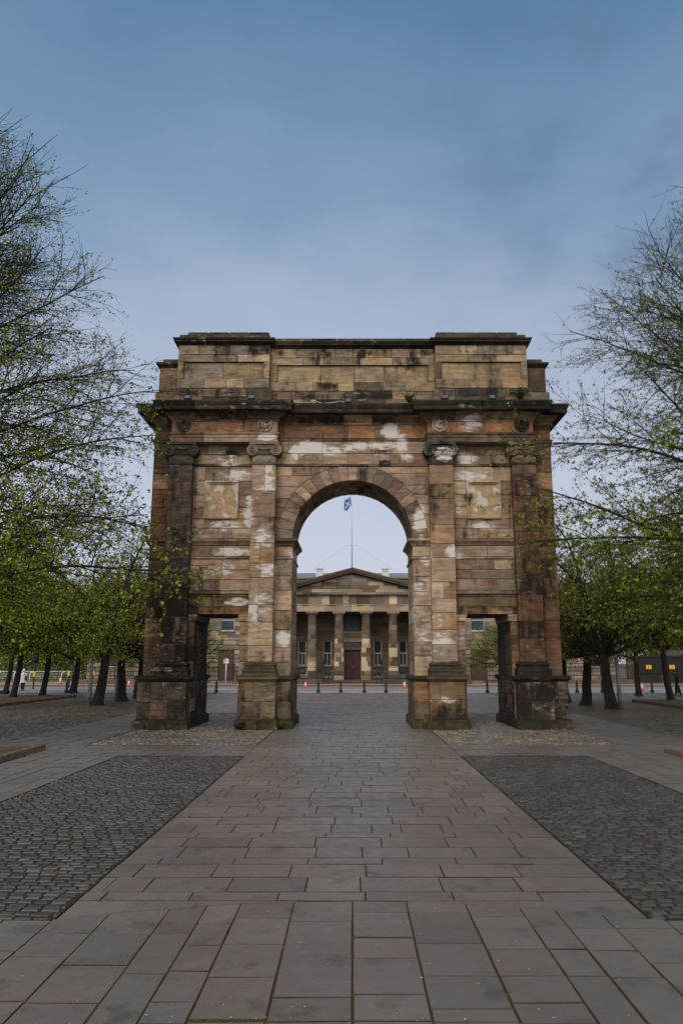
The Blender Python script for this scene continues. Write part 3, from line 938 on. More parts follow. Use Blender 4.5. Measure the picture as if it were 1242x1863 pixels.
# --- string courses, imposts, fillets
def on_front(path, back=True):
    """the same plan path on the front and, turned about the middle, on the back"""
    yield path
    if back: yield [(-x, T - y) for x, y in path]
IMP = [(0, 6.06), (.04, 6.10), (.05, 6.14), (.10, 6.20), (.115, 6.22), (.115, 6.29), (.10, 6.315), (0, 6.335)]
IMPB = [(0, 6.04), (.05, 6.09), (.06, 6.13), (.15, 6.21), (.17, 6.225), (.17, 6.30), (.15, 6.32), (0, 6.34)]
AST = [(0, 8.88), (.04, 8.89), (.055, 8.92), (.045, 8.95), (0, 8.97)]
ARC = [(0, 9.79), (.02, 9.80), (.02, 9.83), (.05, 9.85), (.05, 9.875), (.07, 9.90), (0, 9.925)]
FIL = [(0, 5.60), (.035, 5.61), (.045, 5.64), (.045, 5.685), (0, 5.70)]
for s in (-1, 1):
    for P in on_front([(3.46, 0), (5.56, 0)] if s > 0 else [(-5.56, 0), (-3.46, 0)]):
        for pr in (IMP, FIL, AST):
            mb = MB(); sweep(mb, pr, P, False, pal('string'), 1.0, ra); part(mb, 'string_course')
    # round the ends of the arch
    P = [(6.36, 0), (7.0, 0), (7.0, T), (6.36, T)] if s > 0 else [(-6.36, T), (-7.0, T), (-7.0, 0), (-6.36, 0)]
    for pr in (IMP, FIL, [(0, 9.74), (.04, 9.75), (.05, 9.80), (.08, 9.85), (0, 9.87)]):
        mb = MB(); sweep(mb, pr, P, False, pal('edge'), .8, ra); part(mb, 'string_course')
    # imposts wrap the piers of the great arch
    P = [(2.68, T), (R, T), (R, 0), (2.68, 0)] if s > 0 else [(-2.68, 0), (-R, 0), (-R, T), (-2.68, T)]
    mb2 = MB(); sweep(mb2, IMPB, P, False, pal('string'), .8, ra); part(mb2, 'impost')
    mb2 = MB(); sweep(mb2, FIL, P, False, pal('string'), .8, ra); part(mb2, 'string_course')
for P in on_front([(-2.68, 0), (2.68, 0)]):
    for pr in (AST, ARC):
        mb = MB(); sweep(mb, pr, P, False, pal('string'), 1.0, ra); part(mb, 'string_course')

# --- doorway entablatures
for s in (-1, 1):
    for P in on_front([(3.45, -.001), (5.57, -.001)] if s > 0 else [(-5.57, -.001), (-3.45, -.001)]):
        z = pal('ped'); mb = MB()
        sweep(mb, [(-.04, 3.725), (.03, 3.73), (.03, 3.95), (.045, 3.96), (.045, 3.985), (0, 3.99)], P, False, z, 1.2, ra)
        sweep(mb, [(-.04, 3.995), (.015, 4.0), (.015, 4.31), (-.04, 4.32)], P, False, z, 1.4, ra)
        sweep(mb, [(0, 4.31), (.03, 4.33), (.05, 4.37), (.13, 4.41), (.14, 4.42), (.14, 4.48), (.11, 4.52), (0, 4.545)], P, False, pal('string'), 1.2, ra)
        part(mb, 'doorway_lintel')
    for x0, x1, zn in ((5.32, 5.57, 'ped'), (3.45, 3.80, 'inner')):
        mb = MB()
        for ys in ((-.03, T + .03),):
            a, b = sorted((s * x0, s * x1))
            e = .05 if (x0 == 5.32) else 0
            e2 = .05 if (x0 == 3.45) else 0
            lo, hi = (a - (e if s > 0 else e2), b + (e2 if s > 0 else e))
            mb.bbox(lo, hi, -.035, T + .035, 3.50, 3.70, .02, (*(BUFF if zn == 'inner' else TAN), ra.random()))
            mb.bbox(lo - .02, hi + .02, -.055, T + .055, 3.655, 3.723, .015, (*(BUFF if zn == 'inner' else TAN), ra.random()))
        part(mb, 'jamb_capital')

# --- sunk panels, of a smoother buff stone with a flaking pale skin
M_PANEL, _pt, _pb, _pc = attr_mat('buff_panel_stone', .85, 9.0, .22, .3, .2, 2.4, .3)
_co = _pt.new('ShaderNodeTexCoord').outputs['Object']
_pn = _pt.noise(_pt.scale(_co, (1.6, 1, 1.1)), 1.5, 6, .5)
_pm = _pt.mix(_pt.map(_pn, .52, .57, 0, .75), _pc, rgb(214, 206, 196))
_pm = _pt.mix(_pt.map(_pt.noise(_co, 3.1, 6, .6), .56, .70, 0, .6), _pm, rgb(120, 98, 74))
_pt.l.new(_pm, _pb.inputs['Base Color'])
for s in (-1, 1):
    for F in (FR, BK):
        mb = MB()
        u0, u1 = sorted((s * 3.975, s * 5.155)); v0, v1 = 7.015, 8.355
        rings = [(0, -.03), (0, .07), (.05, .075), (.065, .02), (.11, .01), (.13, -.02), (.15, -.026)]
        P = []
        for i, n in rings: P += [F.p(u0+i, v0+i, n), F.p(u1-i, v0+i, n), F.p(u1-i, v1-i, n), F.p(u0+i, v1-i, n)]
        cA, cB = (*rgb(168, 148, 118), ra.random()), (*rgb(172, 148, 116), ra.random())
        mb.add(P, [(r*4+k, r*4+(k+1) % 4, r*4+4+(k+1) % 4, r*4+4+k) for r in range(len(rings)-1) for k in range(4)], cA)
        m = len(rings) * 4
        mb.add(P[-4:], [(0, 1, 2, 3)], cB)
        part(mb, 'wall_panel', None, [M_PANEL])

# --- plinths of the piers
def plinth_path(x0, x1, yf, yb):
    return [(x0, yf), (x1, yf), (x1, yb), (x0, yb)]
PL = [(0, 0), (.085, 0), (.085, .25), (.06, .27), (.03, .30), (0, .315)]
CAP = [(0, 1.50), (.02, 1.52), (.05, 1.56), (.085, 1.58), (.095, 1.60), (.095, 1.655), (.07, 1.68), (0, 1.70)]
def pedestal_mass(mb, x0, x1, yf, yb, zone, faces='fblr', top=True, core=True):
    if core: mb.box(x0 + .03, x1 - .03, yf + .03, yb - .03, 0, 1.69, BRWN, 1)
    z = pal(zone)
    W, D = x1 - x0, yb - yf
    if 'f' in faces: ashlar(mb, Frame((x0, yf, 0), (1, 0, 0), (0, -1, 0)), 0, W, .31, 1.51, 0, z, .62, .62, rng=ra)
    if 'b' in faces: ashlar(mb, Frame((x1, yb, 0), (-1, 0, 0), (0, 1, 0)), 0, W, .31, 1.51, 0, z, .62, .62, rng=ra)
    if 'l' in faces: ashlar(mb, Frame((x0, yb, 0), (0, -1, 0), (-1, 0, 0)), 0, D, .31, 1.51, 0, z, .62, .7, rng=ra)
    if 'r' in faces: ashlar(mb, Frame((x1, yf, 0), (0, 1, 0), (1, 0, 0)), 0, D, .31, 1.51, 0, z, .62, .7, rng=ra)
    P = plinth_path(x0, x1, yf, yb)
    sweep(mb, PL, P, True, z, .75, ra); sweep(mb, CAP, P, True, pal('cornice' if zone == 'pedo' else 'base'), .9, ra)
PJ = .30
for s in (-1, 1):
    for x0, x1, zn in ((5.40, 7.07, 'pedo'), (2.03, 3.74, 'ped')):
        a, b = sorted((s * x0, s * x1))
        mb = MB()
        pedestal_mass(mb, a, b, -PJ, .02, zn); part(mb, 'pier_plinth')
        mb = MB(); pedestal_mass(mb, a, b, T - .02, T + PJ, zn); part(mb, 'pier_plinth'); mb = MB()
        # the pier between, to plinth height, along the outer end and the great arch
        if x1 > 6:
            F = Frame((s * 7.04, T / 2, 0), (0, s, 0), (s, 0, 0)); yy = T / 2 - .02
            P = [(s * 7.035, .03), (s * 7.035, T - .03)] if s > 0 else [(s * 7.035, T - .03), (s * 7.035, .03)]
        else:
            F = Frame((s * 2.05, T / 2, 0), (0, -s, 0), (-s, 0, 0)); yy = T / 2 - .02
            P = [(s * 2.055, T - .03), (s * 2.055, .03)] if s > 0 else [(s * 2.055, .03), (s * 2.055, T - .03)]
        ashlar(mb, F, -yy, yy, .31, 1.51, 0, pal(zn), .62, .8, rng=ra)
        sweep(mb, PL, P, False, pal(zn), .75, ra); sweep(mb, CAP, P, False, pal('base'), .9, ra)
        part(mb, 'pier_plinth')

# --- pilasters with pedestal, base and Ionic capital
PW2 = .41
def spiral(mb, F, c, r0, turns, n0, col, flip):
    pts, rad = [], []
    N_ = 52
    for i in range(N_ + 1):
        q = i / N_
        a = PI / 2 - flip * q * turns * 2 * PI
        r = r0 * (1 - q) ** .85 + .035 * q
        pts.append(F.p(c[0] + r * math.cos(a), c[1] + r * math.sin(a), n0 + .012 + .012 * q)); rad.append(.026 * (1 - .45 * q))
    mb.tube(pts, rad, 5, col)
def disc(mb, F, c, r, n0, n1, col, k=22, b=.012):
    mb.block(F, [(c[0] + r * math.cos(2 * PI * i / k), c[1] + r * math.sin(2 * PI * i / k)) for i in range(k)], n0, n1, b, col)
for F, main in ((FR, True), (BK, False)):
    sg = 1 if main else -1
    for cx, zn in ((-5.96, 'outer'), (-3.07, 'inner'), (3.07, 'inner'), (5.96, 'outer')):
        mb = MB()
        K = dict(rng=ra)
        zz = 'edge' if (zn == 'outer' and cx > 0) else zn
        mb.extrude(F, [(cx - PW2 + .02, 1.7), (cx + PW2 - .02, 1.7), (cx + PW2 - .02, 9.6), (cx - PW2 + .02, 9.6)], -.03, .33, BRWN, 1)
        # stones that return round both sides of the shaft
        z = 2.14
        while z < 8.86:
            h = min(ra.uniform(.46, .92), 8.87 - z)
            if 8.87 - z - h < .25: h = 8.87 - z
            tw = 1 if ra.random() < .72 else 2
            x0 = cx - PW2
            cut = [x0, cx + PW2] if tw == 1 else [x0, x0 + ra.uniform(.3, .5), cx + PW2]
            for a, b in zip(cut[:-1], cut[1:]):
                col = pal(zz)()
                mb.block(F, [(a + (.004 if a > x0 else 0), z + .006), (b - (.004 if b < cx + PW2 else 0), z + .006), (b - (.004 if b < cx + PW2 else 0), z + h - .006), (a + (.004 if a > x0 else 0), z + h - .006)], -.01, .35 + ra.uniform(-.004, .004), .009, col)
            z += h
        pil = part(mb, 'pilaster')
        # base
        mb = MB()
        colb = pal('base' if zn == 'inner' else 'cornice')
        x0, x1 = cx - PW2, cx + PW2
        P = [(x0, -.0), (x0, -.35), (x1, -.35), (x1, -.0)]
        if not main: P = [(-x, T - y) for x, y in [(-x1, 0), (-x1, -.35), (-x0, -.35), (-x0, 0)]]
        if main: Pp = [(x0, 0), (x0, -.35), (x1, -.35), (x1, 0)]
        else: Pp = [(x1, T), (x1, T + .35), (x0, T + .35), (x0, T)]
        PB = [(0, 1.70), (.15, 1.70), (.15, 1.80), (.13, 1.805), (.155, 1.84), (.155, 1.89), (.13, 1.925), (.09, 1.94), (.075, 1.98), (.09, 2.02), (.115, 2.04), (.115, 2.075), (.09, 2.10), (.045, 2.11), (.03, 2.15), (0, 2.16)]
        sweep(mb, PB, Pp, False, colb, 2, ra)
        part(mb, 'base', pil)
        # pedestal
        mb = MB()
        a, b = cx - .575, cx + .575
        pz = 'pedo' if zn == 'outer' else 'ped'
        if main: pedestal_mass(mb, a, b, -.64, -PJ + .1, pz, 'flr')
        else: pedestal_mass(mb, a, b, T + PJ - .1, T + .64, pz, 'blr')
        part(mb, 'pedestal', pil)
        # capital
        mb = MB()
        dk = rgb(78, 73, 70) if (zn == 'outer' and cx < 0) or (zn == 'inner' and cx > 0) else (GREYS if zn == 'inner' else BRWN)
        cc = lambda k=1.0: (dk[0] * k, dk[1] * k, dk[2] * k, ra.random())
        sweep(mb, [(0, 8.87), (.03, 8.88), (.04, 8.91), (.03, 8.935), (0, 8.945)], Pp, False, lambda *_: cc(), 2, ra)
        mb.block(F, [(x0, 8.95), (x1, 8.95), (x1, 9.2), (x0, 9.2)], -.01, .35, .01, pal(zz)() if zn == 'outer' else cc(1.3))
        mb.block(F, [(x0 - .05, 9.2), (x1 + .05, 9.2), (x1 + .05, 9.56), (x0 - .05, 9.56)], -.01, .36, .015, cc(.9))
        for k in range(7):                                   # egg moulding
            p = F.p(cx - .21 + k * .07, 9.30, .38)
            mb.ball(p, (.028, .03, .04), cc(1.1), 7, 5)
        for q in (9.235, 9.365):
            mb.tube([F.p(cx - .24, q, .375), F.p(cx + .24, q, .375)], .014, 6, cc(1.1))
        top = [(cx + .45 * t_, 9.575 - .05 * math.cos(t_ * PI / 2) ** 2) for t_ in [i / 6 for i in range(-6, 7)]]
        bot = [(cx + .36 * t_, 9.44 - .035 * math.cos(t_ * PI / 2) ** 2) for t_ in [i / 6 for i in range(6, -7, -1)]]
        mb.extrude(F, bot[::-1] + top[::-1], .3, .395, cc())
        for off in (0, -.11):
            mb.tube([F.p(cx + (.42 if off == 0 else .34) * t_, 9.56 + off - .05 * math.cos(t_ * PI / 2) ** 2, .40) for t_ in [i / 8 for i in range(-8, 9)]], .017, 5, cc(1.15))
        for sd in (-1, 1):
            c2 = (cx + sd * .405, 9.37)
            disc(mb, F, c2, .215, .08, .40, cc(.62))
            spiral(mb, F, c2, .195, 2.6, .40, cc(1.7), sd)
            mb.ball(F.p(c2[0], c2[1], .41), .035, cc(1.2), 8, 5)
        mb.block(F, [(cx - .53, 9.585), (cx + .53, 9.585), (cx + .53, 9.66), (cx - .53, 9.66)], -.01, .43, .02, cc(1.05))
        part(mb, 'capital', pil)

# --- entablature over the pavilions
for s in (-1, 1):
    a, b = sorted((s * 2.62, s * 6.32))
    for P in on_front([(a, 0), (a, -.38), (b, -.38), (b, 0)] ):
        z = pal('string'); mbA = MB()
        sweep(mbA, [(0, 9.665), (.03, 9.67), (.035, 9.70), (.0, 9.705), (.0, 9.83), (.02, 9.84), (.02, 9.92), (.05, 9.94), (.07, 9.975), (.07, 10.0), (0, 10.015)], P, False, z, 1.25, ra); part(mbA, 'architrave')
    for F in (FR, BK):
        u0, u1 = (a, b) if F is FR else sorted((-a, -b)); mbF = MB()
        mbF.extrude(F, [(u0 + .03, 9.7), (u1 - .03, 9.7), (u1 - .03, 10.95), (u0 + .03, 10.95)], -.02, .35, BRWN, 1)
        ashlar(mbF, F, u0, u1, 10.02, 10.56, .38, pal('frieze'), .6, .8, rng=ra)
        for e, sgn in ((u0, -1), (u1, 1)):
            o = F.p(e, 0, 0)
            if F is FR: G = Frame((e, 0, 0), (0, sgn, 0), (sgn, 0, 0)); lo, hi = (-.38, 0) if sgn > 0 else (0, .38)
            else: G = Frame((-e, T, 0), (0, -sgn, 0), (-sgn, 0, 0)); lo, hi = (0, .38) if sgn < 0 else (-.38, 0)
            ashlar(mbF, G, lo, hi, 10.02, 10.56, 0, pal('frieze'), .6, .8, rng=ra)
        part(mbF, 'frieze')

# --- roundels carved on the frieze above the pilasters
for F in (FR, BK):
    for cx, dk in ((-5.92, DKB), (-3.06, GREYS), (3.06, PINK), (5.92, BLK)):
        mb = MB()
        c = (cx, 10.30)
        col = lambda k=1.: (dk[0] * k, dk[1] * k, dk[2] * k, ra.random())
        disc(mb, F, c, .25, .3, .395, col(.55))
        mb.tube([F.p(c[0] + .245 * math.cos(q * PI / 14), c[1] + .245 * math.sin(q * PI / 14), .40) for q in range(29)], .028, 6, col(1.5))
        for k in range(7):
            q = 2 * PI * k / 7
            mb.ball(F.p(c[0] + .12 * math.cos(q), c[1] + .12 * math.sin(q), .40), (.065, .05, .065), col(ra.uniform(.6, 1.7)), 7, 5)
        for k in range(12):
            q, r = ra.uniform(0, 6.28), ra.uniform(.02, .19)
            mb.ball(F.p(c[0] + r * math.cos(q), c[1] + r * math.sin(q), .405), (.03, .028, .035), col(ra.uniform(.5, 1.5)), 6, 4)
        part(mb, 'roundel')

# --- main cornice all round, breaking forward over the pavilions
def plan(xe, ye, xp0, xp1, yp, yc):
    """closed plan outline, counter-clockwise from above"""
    f = [(-xe, ye), (-xp1, ye), (-xp1, yp), (-xp0, yp), (-xp0, yc), (xp0, yc), (xp0, yp), (xp1, yp), (xp1, ye), (xe, ye)]
    return f + [(-x, T - y) for x, y in f]
CP = plan(7.0, 0, 2.62, 6.32, -.38, -.02)
mb = MB()
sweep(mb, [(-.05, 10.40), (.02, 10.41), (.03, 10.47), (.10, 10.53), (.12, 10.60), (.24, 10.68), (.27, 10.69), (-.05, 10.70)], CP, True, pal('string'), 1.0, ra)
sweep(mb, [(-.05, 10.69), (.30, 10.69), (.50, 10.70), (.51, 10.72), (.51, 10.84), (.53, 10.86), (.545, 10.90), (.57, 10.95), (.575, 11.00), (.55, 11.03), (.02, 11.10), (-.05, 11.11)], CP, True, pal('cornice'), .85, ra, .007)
part(mb, 'cornice')

# --- attic
mb = MB()
AP = plan(6.98, .12, 2.97, 6.24, -.24, .08)
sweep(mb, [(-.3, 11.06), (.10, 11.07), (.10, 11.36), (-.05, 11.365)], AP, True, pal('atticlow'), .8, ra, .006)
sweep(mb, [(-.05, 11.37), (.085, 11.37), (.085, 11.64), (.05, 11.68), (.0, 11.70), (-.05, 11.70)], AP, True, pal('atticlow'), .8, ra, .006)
def panel_wall(F, u0, u1, n, pu0, pu1):
    ashlar(mb, F, u0, u1, 11.71, 12.06, n, pal('attic'), .36, .8, rng=ra)
    ashlar(mb, F, u0, pu0, 12.06, 12.70, n, pal('attic'), .6, .5, rng=ra); ashlar(mb, F, pu1, u1, 12.06, 12.70, n, pal('attic'), .6, .5, rng=ra)
    ashlar(mb, F, pu0, pu1, 12.06, 12.70, n - .08, pal('attic'), .64, 1.25, rng=ra, depth=.04)
    ashlar(mb, F, u0, u1, 12.70, 12.98, n, pal('attic'), .3, .95, rng=ra); ashlar(mb, F, u0, u1, 12.98, 13.33, n, pal('attic'), .36, .75, rng=ra)
for F in (FR, BK):
    for s in (-1, 1):
        a, b = sorted((s * 2.97, s * 6.24))
        panel_wall(F, a, b, .24, a + .22, b - .22)
        mb.extrude(F, [(a + .03, 11.1), (b - .03, 11.1), (b - .03, 13.5), (a + .03, 13.5)], -.3, .13, BRWN, 1)
        a, b = sorted((s * 6.20, s * 6.98))
        ashlar(mb, F, a, b, 11.71, 12.62, -.12, pal('edge'), .9, .9, rng=ra)
    panel_wall(F, -2.97, 2.97, -.08, -2.72, 2.72)
for s in (-1, 1):
    F = Frame((s * 6.98, T / 2, 0), (0, s, 0), (s, 0, 0))
    ashlar(mb, F, -T / 2 + .12, T / 2 - .12, 11.71, 12.62, 0, pal('edge'), .9, .9, rng=ra)
    F = Frame((s * 6.24, T / 2, 0), (0, s, 0), (s, 0, 0))
    ashlar(mb, F, -T / 2 - .24, T / 2 + .24, 11.71, 13.33, 0, pal('attic'), .4, .9, rng=ra)
    a, b = sorted((s * 6.2, s * 6.95)); mb.box(a, b, .16, T - .16, 11.1, 12.7, BRWN, 1)
    for yy in ((-.24, .1), (T - .1, T + .24)):
        F2 = Frame((s * 2.97, 0, 0), (0, -s, 0), (-s, 0, 0))
        lo, hi = (yy[0], yy[1]) if s < 0 else (-yy[1], -yy[0])
        ashlar(mb, F2, lo, hi, 11.71, 13.33, 0, pal('attic'), .4, .9, rng=ra)
part(mb, 'attic')
mb = MB()
UP = plan(6.24, -.24, 2.97, 6.2399, -.2401, .08)
UP = [(-6.24, -.24), (-2.97, -.24), (-2.97, .08), (2.97, .08), (2.97, -.24), (6.24, -.24)]
UP = UP + [(-x, T - y) for x, y in UP]
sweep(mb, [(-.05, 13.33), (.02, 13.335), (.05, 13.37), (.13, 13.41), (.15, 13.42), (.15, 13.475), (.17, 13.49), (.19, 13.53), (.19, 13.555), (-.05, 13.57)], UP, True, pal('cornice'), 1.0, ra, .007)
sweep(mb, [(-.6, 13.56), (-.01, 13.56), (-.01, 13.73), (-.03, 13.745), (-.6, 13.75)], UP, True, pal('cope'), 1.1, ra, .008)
for s in (-1, 1):
    P = [(6.24, .12), (6.98, .12), (6.98, T - .12), (6.24, T - .12)] if s > 0 else [(-6.24, T - .12), (-6.98, T - .12), (-6.98, .12), (-6.24, .12)]
    sweep(mb, [(-.05, 12.62), (.02, 12.63), (.05, 12.67), (.11, 12.71), (.12, 12.77), (.10, 12.80), (-.3, 12.82)], P, False, pal('cornice'), 1.0, ra)
    a, b = sorted((s * 6.26, s * 6.9)); mb.bbox(a, b, .2, T - .2, 12.8, 12.98, .02, (*DKB, .3))
    a, b = sorted((s * 3.02, s * 5.97)); 
    n = 4
    for k in range(n):
        xa, xb = a + (b - a) * k / n, a + (b - a) * (k + 1) / n
        mb.bbox(xa + .006, xb - .006, -.10, T + .10, 13.74, 13.90, .02, pal('cope')())
part(mb, 'coping')

# --- small things on the ledge
M_DARKMETAL = simple('dark_metal', rgb(34, 34, 36), .45, .6, var=.1)
M_CABLE = simple('pale_cable', rgb(196, 194, 188), .5, var=.1)
M_LENS = simple('lamp_glass', rgb(96, 100, 104), .15, var=.05)
for i, (x, y, lab) in enumerate([(-5.72, -.78, 'small dark floodlight on the cornice at the arch\'s left end'), (-3.5, -.78, 'small dark floodlight on the cornice above the left roundel of the inner pair'),
                                 (-.15, -.42, 'small dark floodlight on the middle of the cornice beside the loose cable'), (3.2, -.78, 'small dark floodlight on the cornice right of the leafy middle tuft'), (4.85, -.78, 'small dark floodlight on the cornice near the ferny tuft at the right end')]):
    t = empty('floodlight', (x, 26 + y, 11.05), lab, 'floodlight', 'floodlights along the cornice')
    mb = MB(); mb.bbox(-.11, .11, -.06, .06, .05, .19, .015); mb.box(-.09, .09, -.066, -.06, .07, .17, mat=1); mb.build('lamp_body', [M_DARKMETAL, M_LENS], t)
    mb = MB(); mb.box(-.13, -.115, -.02, .02, 0, .14); mb.box(.115, .13, -.02, .02, 0, .14); mb.box(-.13, .13, -.02, .02, -.0, .012); mb.build('bracket', M_DARKMETAL, t)
mb = MB()
pts = []
for k in range(60):
    q = k / 59
    pts.append((-2.6 + 2.6 * q, -.36 + .05 * math.sin(q * 23), 11.09 + .07 * abs(math.sin(q * 9.5)) ** 2 + .02 * math.sin(q * 31)))
mb.tube(pts, .013, 5)
o = mb.build('cable', M_CABLE); o.location = (0, 26, 0)
tag(o, 'loose pale cable looping along the top of the cornice', 'cable')
# ------------------------------------------------------------------ the classical courthouse behind
rb = random.Random(21)
M_BSTONE, _t, _bs, _c = attr_mat('building_sandstone', rough=.88, grain=9.0, var=.22, bump=.2, spec=.2, large=.5, lvar=.25)
M_GLASS = simple('window_glass', rgb(20, 24, 30), .12, var=.2, scale=1.5, spec=.8)
M_SKYGLASS = simple('upper_window_glass', rgb(58, 70, 84), .08, var=.15, scale=1.0, spec=.9)
M_SASH = simple('white_sash_paint', rgb(206, 206, 202), .5, var=.08, scale=3)
M_DOOR = simple('brown_door_paint', rgb(76, 40, 36), .5, var=.15, scale=3)
M_REDDOOR = simple('maroon_door_paint', rgb(72, 42, 37), .5, var=.15, scale=3)
M_IRON = simple('black_iron', rgb(20, 20, 22), .6, .0, var=.15)
M_LEAD = simple('grey_lead_roof', rgb(112, 120, 132), .6, var=.2, scale=1.2)
M_MOSSY = two_tone('mossy_coping', rgb(84, 84, 58), rgb(66, 66, 46), 1.5, c3=rgb(96, 90, 70))

BT = [rgb(150, 135, 118), rgb(134, 120, 106), rgb(160, 144, 124), rgb(124, 113, 102), rgb(140, 125, 110), rgb(112, 103, 94)]
BD = [rgb(104, 88, 74), rgb(92, 80, 68), rgb(116, 98, 80), rgb(98, 82, 70)]
BP = [rgb(190, 172, 142), rgb(172, 154, 128), rgb(202, 182, 150), rgb(120, 106, 92), rgb(104, 96, 90), rgb(146, 126, 100)]
def pick(L):
    def f(*_):
        c = rb.choice(L); k = rb.gauss(1, .08)
        return (c[0] * k, c[1] * k, c[2] * k, rb.random())
    return f
B = empty('courthouse', (0, 80.0, 0), 'long brown stone courthouse with a six columned portico and pediment behind railings', 'courthouse')
FB = Frame((0, 0, 0), (1, 0, 0), (0, -1, 0))     # local front plane y = 0 is the column line

# window openings: (x, z0, z1, width)
WING_Y = 2.2
wins = []
for s in (-1, 1):
    for x in (9.6, 13.35, 17.6, 21.8, 25.6):
        wins.append((s * x, 5.5, 7.75, 1.45))
        if abs(x - 13.35) > .1: wins.append((s * x, 1.7, 4.0, 1.4))
        if x > 10 : wins.append((s * x, 8.35, 9.4, 1.25))
mb = MB()
Fw = Frame((0, WING_Y, 0), (1, 0, 0), (0, -1, 0))
for s in (-1, 1):
    a, b = sorted((s * 8.1, s * 28.0))
    holes = [(x - w / 2, x + w / 2, z0, z1) for x, z0, z1, w in wins if x * s > 0]
    holes.append((s * 13.35 - .8, s * 13.35 + .8, .3, 3.5))
    up = [h for h in holes if h[2] > 4.5]; lo = [h for h in holes if h[2] < 4.5]
    ashlar(mb, Fw, a, b, 4.75, 9.75, 0, pick(BT), .42, 1.0, rb, up, gap=.016)
    ashlar(mb, Fw, a, b, .0, 4.5, .04, pick(BT), .45, 1.2, rb, lo, gap=.06, b=.03, depth=.12)
    mb.box(a + .1, b - .1, WING_Y + .28, WING_Y + 9, 0, 9.9, BD[0])
    xw = s * 28.0
    ashlar(mb, Frame((xw, WING_Y + 4.5, 0), (0, s, 0), (s, 0, 0)), -4.5, 4.5, 0, 9.75, 0, pick(BT), .45, 1.1, rb, gap=.016)
wall = mb.build('wall', M_BSTONE, B)
for s in (-1, 1):
    P = [(8.1, WING_Y), (28.0, WING_Y), (28.0, WING_Y + 9)] if s > 0 else [(-28.0, WING_Y + 9), (-28.0, WING_Y), (-8.1, WING_Y)]
    mb = MB(); sweep(mb, [(0, 4.48), (.10, 4.5), (.12, 4.7), (.06, 4.76), (0, 4.77)], P, False, pick(BT), 1.6, rb); mb.build('string_course', M_BSTONE, B)
    mb = MB(); sweep(mb, [(0, 9.72), (.08, 9.75), (.1, 9.9), (.4, 10.0), (.42, 10.15), (0, 10.2)], P, False, pick(BD), 1.6, rb); mb.build('cornice', M_BSTONE, B)
    mb = MB(); sweep(mb, [(0, 10.18), (.02, 10.19), (.02, 10.62), (-.4, 10.66)], P, False, pick(BD), 1.6, rb); mb.build('parapet', M_BSTONE, B)

def window(x, z0, z1, w, y, glass, lights=2, parent=B, sill=True, blind=False):
    mb = MB()
    t = .055
    x0, x1 = x - w / 2, x + w / 2
    mb.box(x0, x0 + t, y, y + .06, z0, z1); mb.box(x1 - t, x1, y, y + .06, z0, z1)
    mb.box(x0 + t, x1 - t, y + .002, y + .06, z0, z0 + t * 1.2); mb.box(x0 + t, x1 - t, y + .002, y + .06, z1 - t, z1)
    zm = (z0 + z1) / 2
    mb.box(x0 + t, x1 - t, y - .01, y + .05, zm - .035, zm + .035)
    for k in range(1, lights):
        xm = x0 + w * k / lights
        mb.box(xm - .02, xm + .02, y + .012, y + .05, z0 + t, zm - .03)
    f = mb.build('window', M_SASH, parent)
    mb = MB(); mb.box(x0 + .01, x1 - .01, y + .045, y + .058, z0 + .01, z1 - .01); mb.build('pane', glass, f)
    if sill:
        mb = MB(); mb.bbox(x0 - .12, x1 + .12, y - .34, y + .03, z0 - .16, z0 - .01, .02, pick(BT)()); mb.build('sill', M_BSTONE, f)
    return f
for x, z0, z1, w in wins:
    window(x, z0, z1, w, WING_Y + .2, M_SKYGLASS if z0 > 5 else M_GLASS, 1)
for s in (-1, 1):
    mb = MB(); x = s * 13.35
    mb.box(x - .8, x + .8, WING_Y + .2, WING_Y + .27, .3, 3.5)
    for k in (-1, 1):
        for z0, z1 in ((.55, 1.4), (1.6, 2.6), (2.75, 3.3)): mb.bbox(x + k * .4 - .3, x + k * .4 + .3, WING_Y + .17, WING_Y + .21, z0, z1, .015)
    d = mb.build('door', M_REDDOOR, B)
    mb = MB(); mb.ball((x + .1, WING_Y + .15, 1.5), .04); mb.build('handle', M_CABLE, d)

# central block with portico
mb = MB()
YW = 3.0
Fp = Frame((0, YW, 0), (1, 0, 0), (0, -1, 0))
pw = [(-5.40, 1.86, 4.45, .82), (-2.70, 1.86, 4.45, .84), (2.70, 1.86, 4.45, .84), (5.40, 1.86, 4.45, .82)]
base_w = [(x, .62, 1.12, 1.0) for x in (-5.4, -2.7, 2.7, 5.4)]
holes = [(x - w / 2, x + w / 2, z0, z1) for x, z0, z1, w in pw + base_w] + [(-.86, .86, .45, 4.32), (-.86, .86, 5.5, 7.3)]
ashlar(mb, Fp, -8.1, 8.1, .0, 7.5, 0, pick(BD), .46, 1.1, rb, holes, gap=.016)
mb.box(-8.05, 8.05, YW + .3, YW + 6, 0, 11.0, BD[0])
for s in (-1, 1):
    G = Frame((s * 8.1, 1.5, 0), (0, s, 0), (s, 0, 0))
    ashlar(mb, G, -1.4, 1.4, 0, 7.4, 0, pick(BT), .46, 1.0, rb)
    a, b = sorted((s * 7.72, s * 8.1)); mb.box(a + (.02 if s < 0 else 0), b - (.02 if s > 0 else 0), .2, YW, 0, 7.4, BD[1])
mb.build('wall', M_BSTONE, B)
for k, (x, z0, z1, w) in enumerate(pw): window(x, z0, z1, w, YW + .14, M_GLASS, 2)
for x, z0, z1, w in base_w: window(x, z0, z1, w, YW + .14, M_GLASS, 2, sill=False)
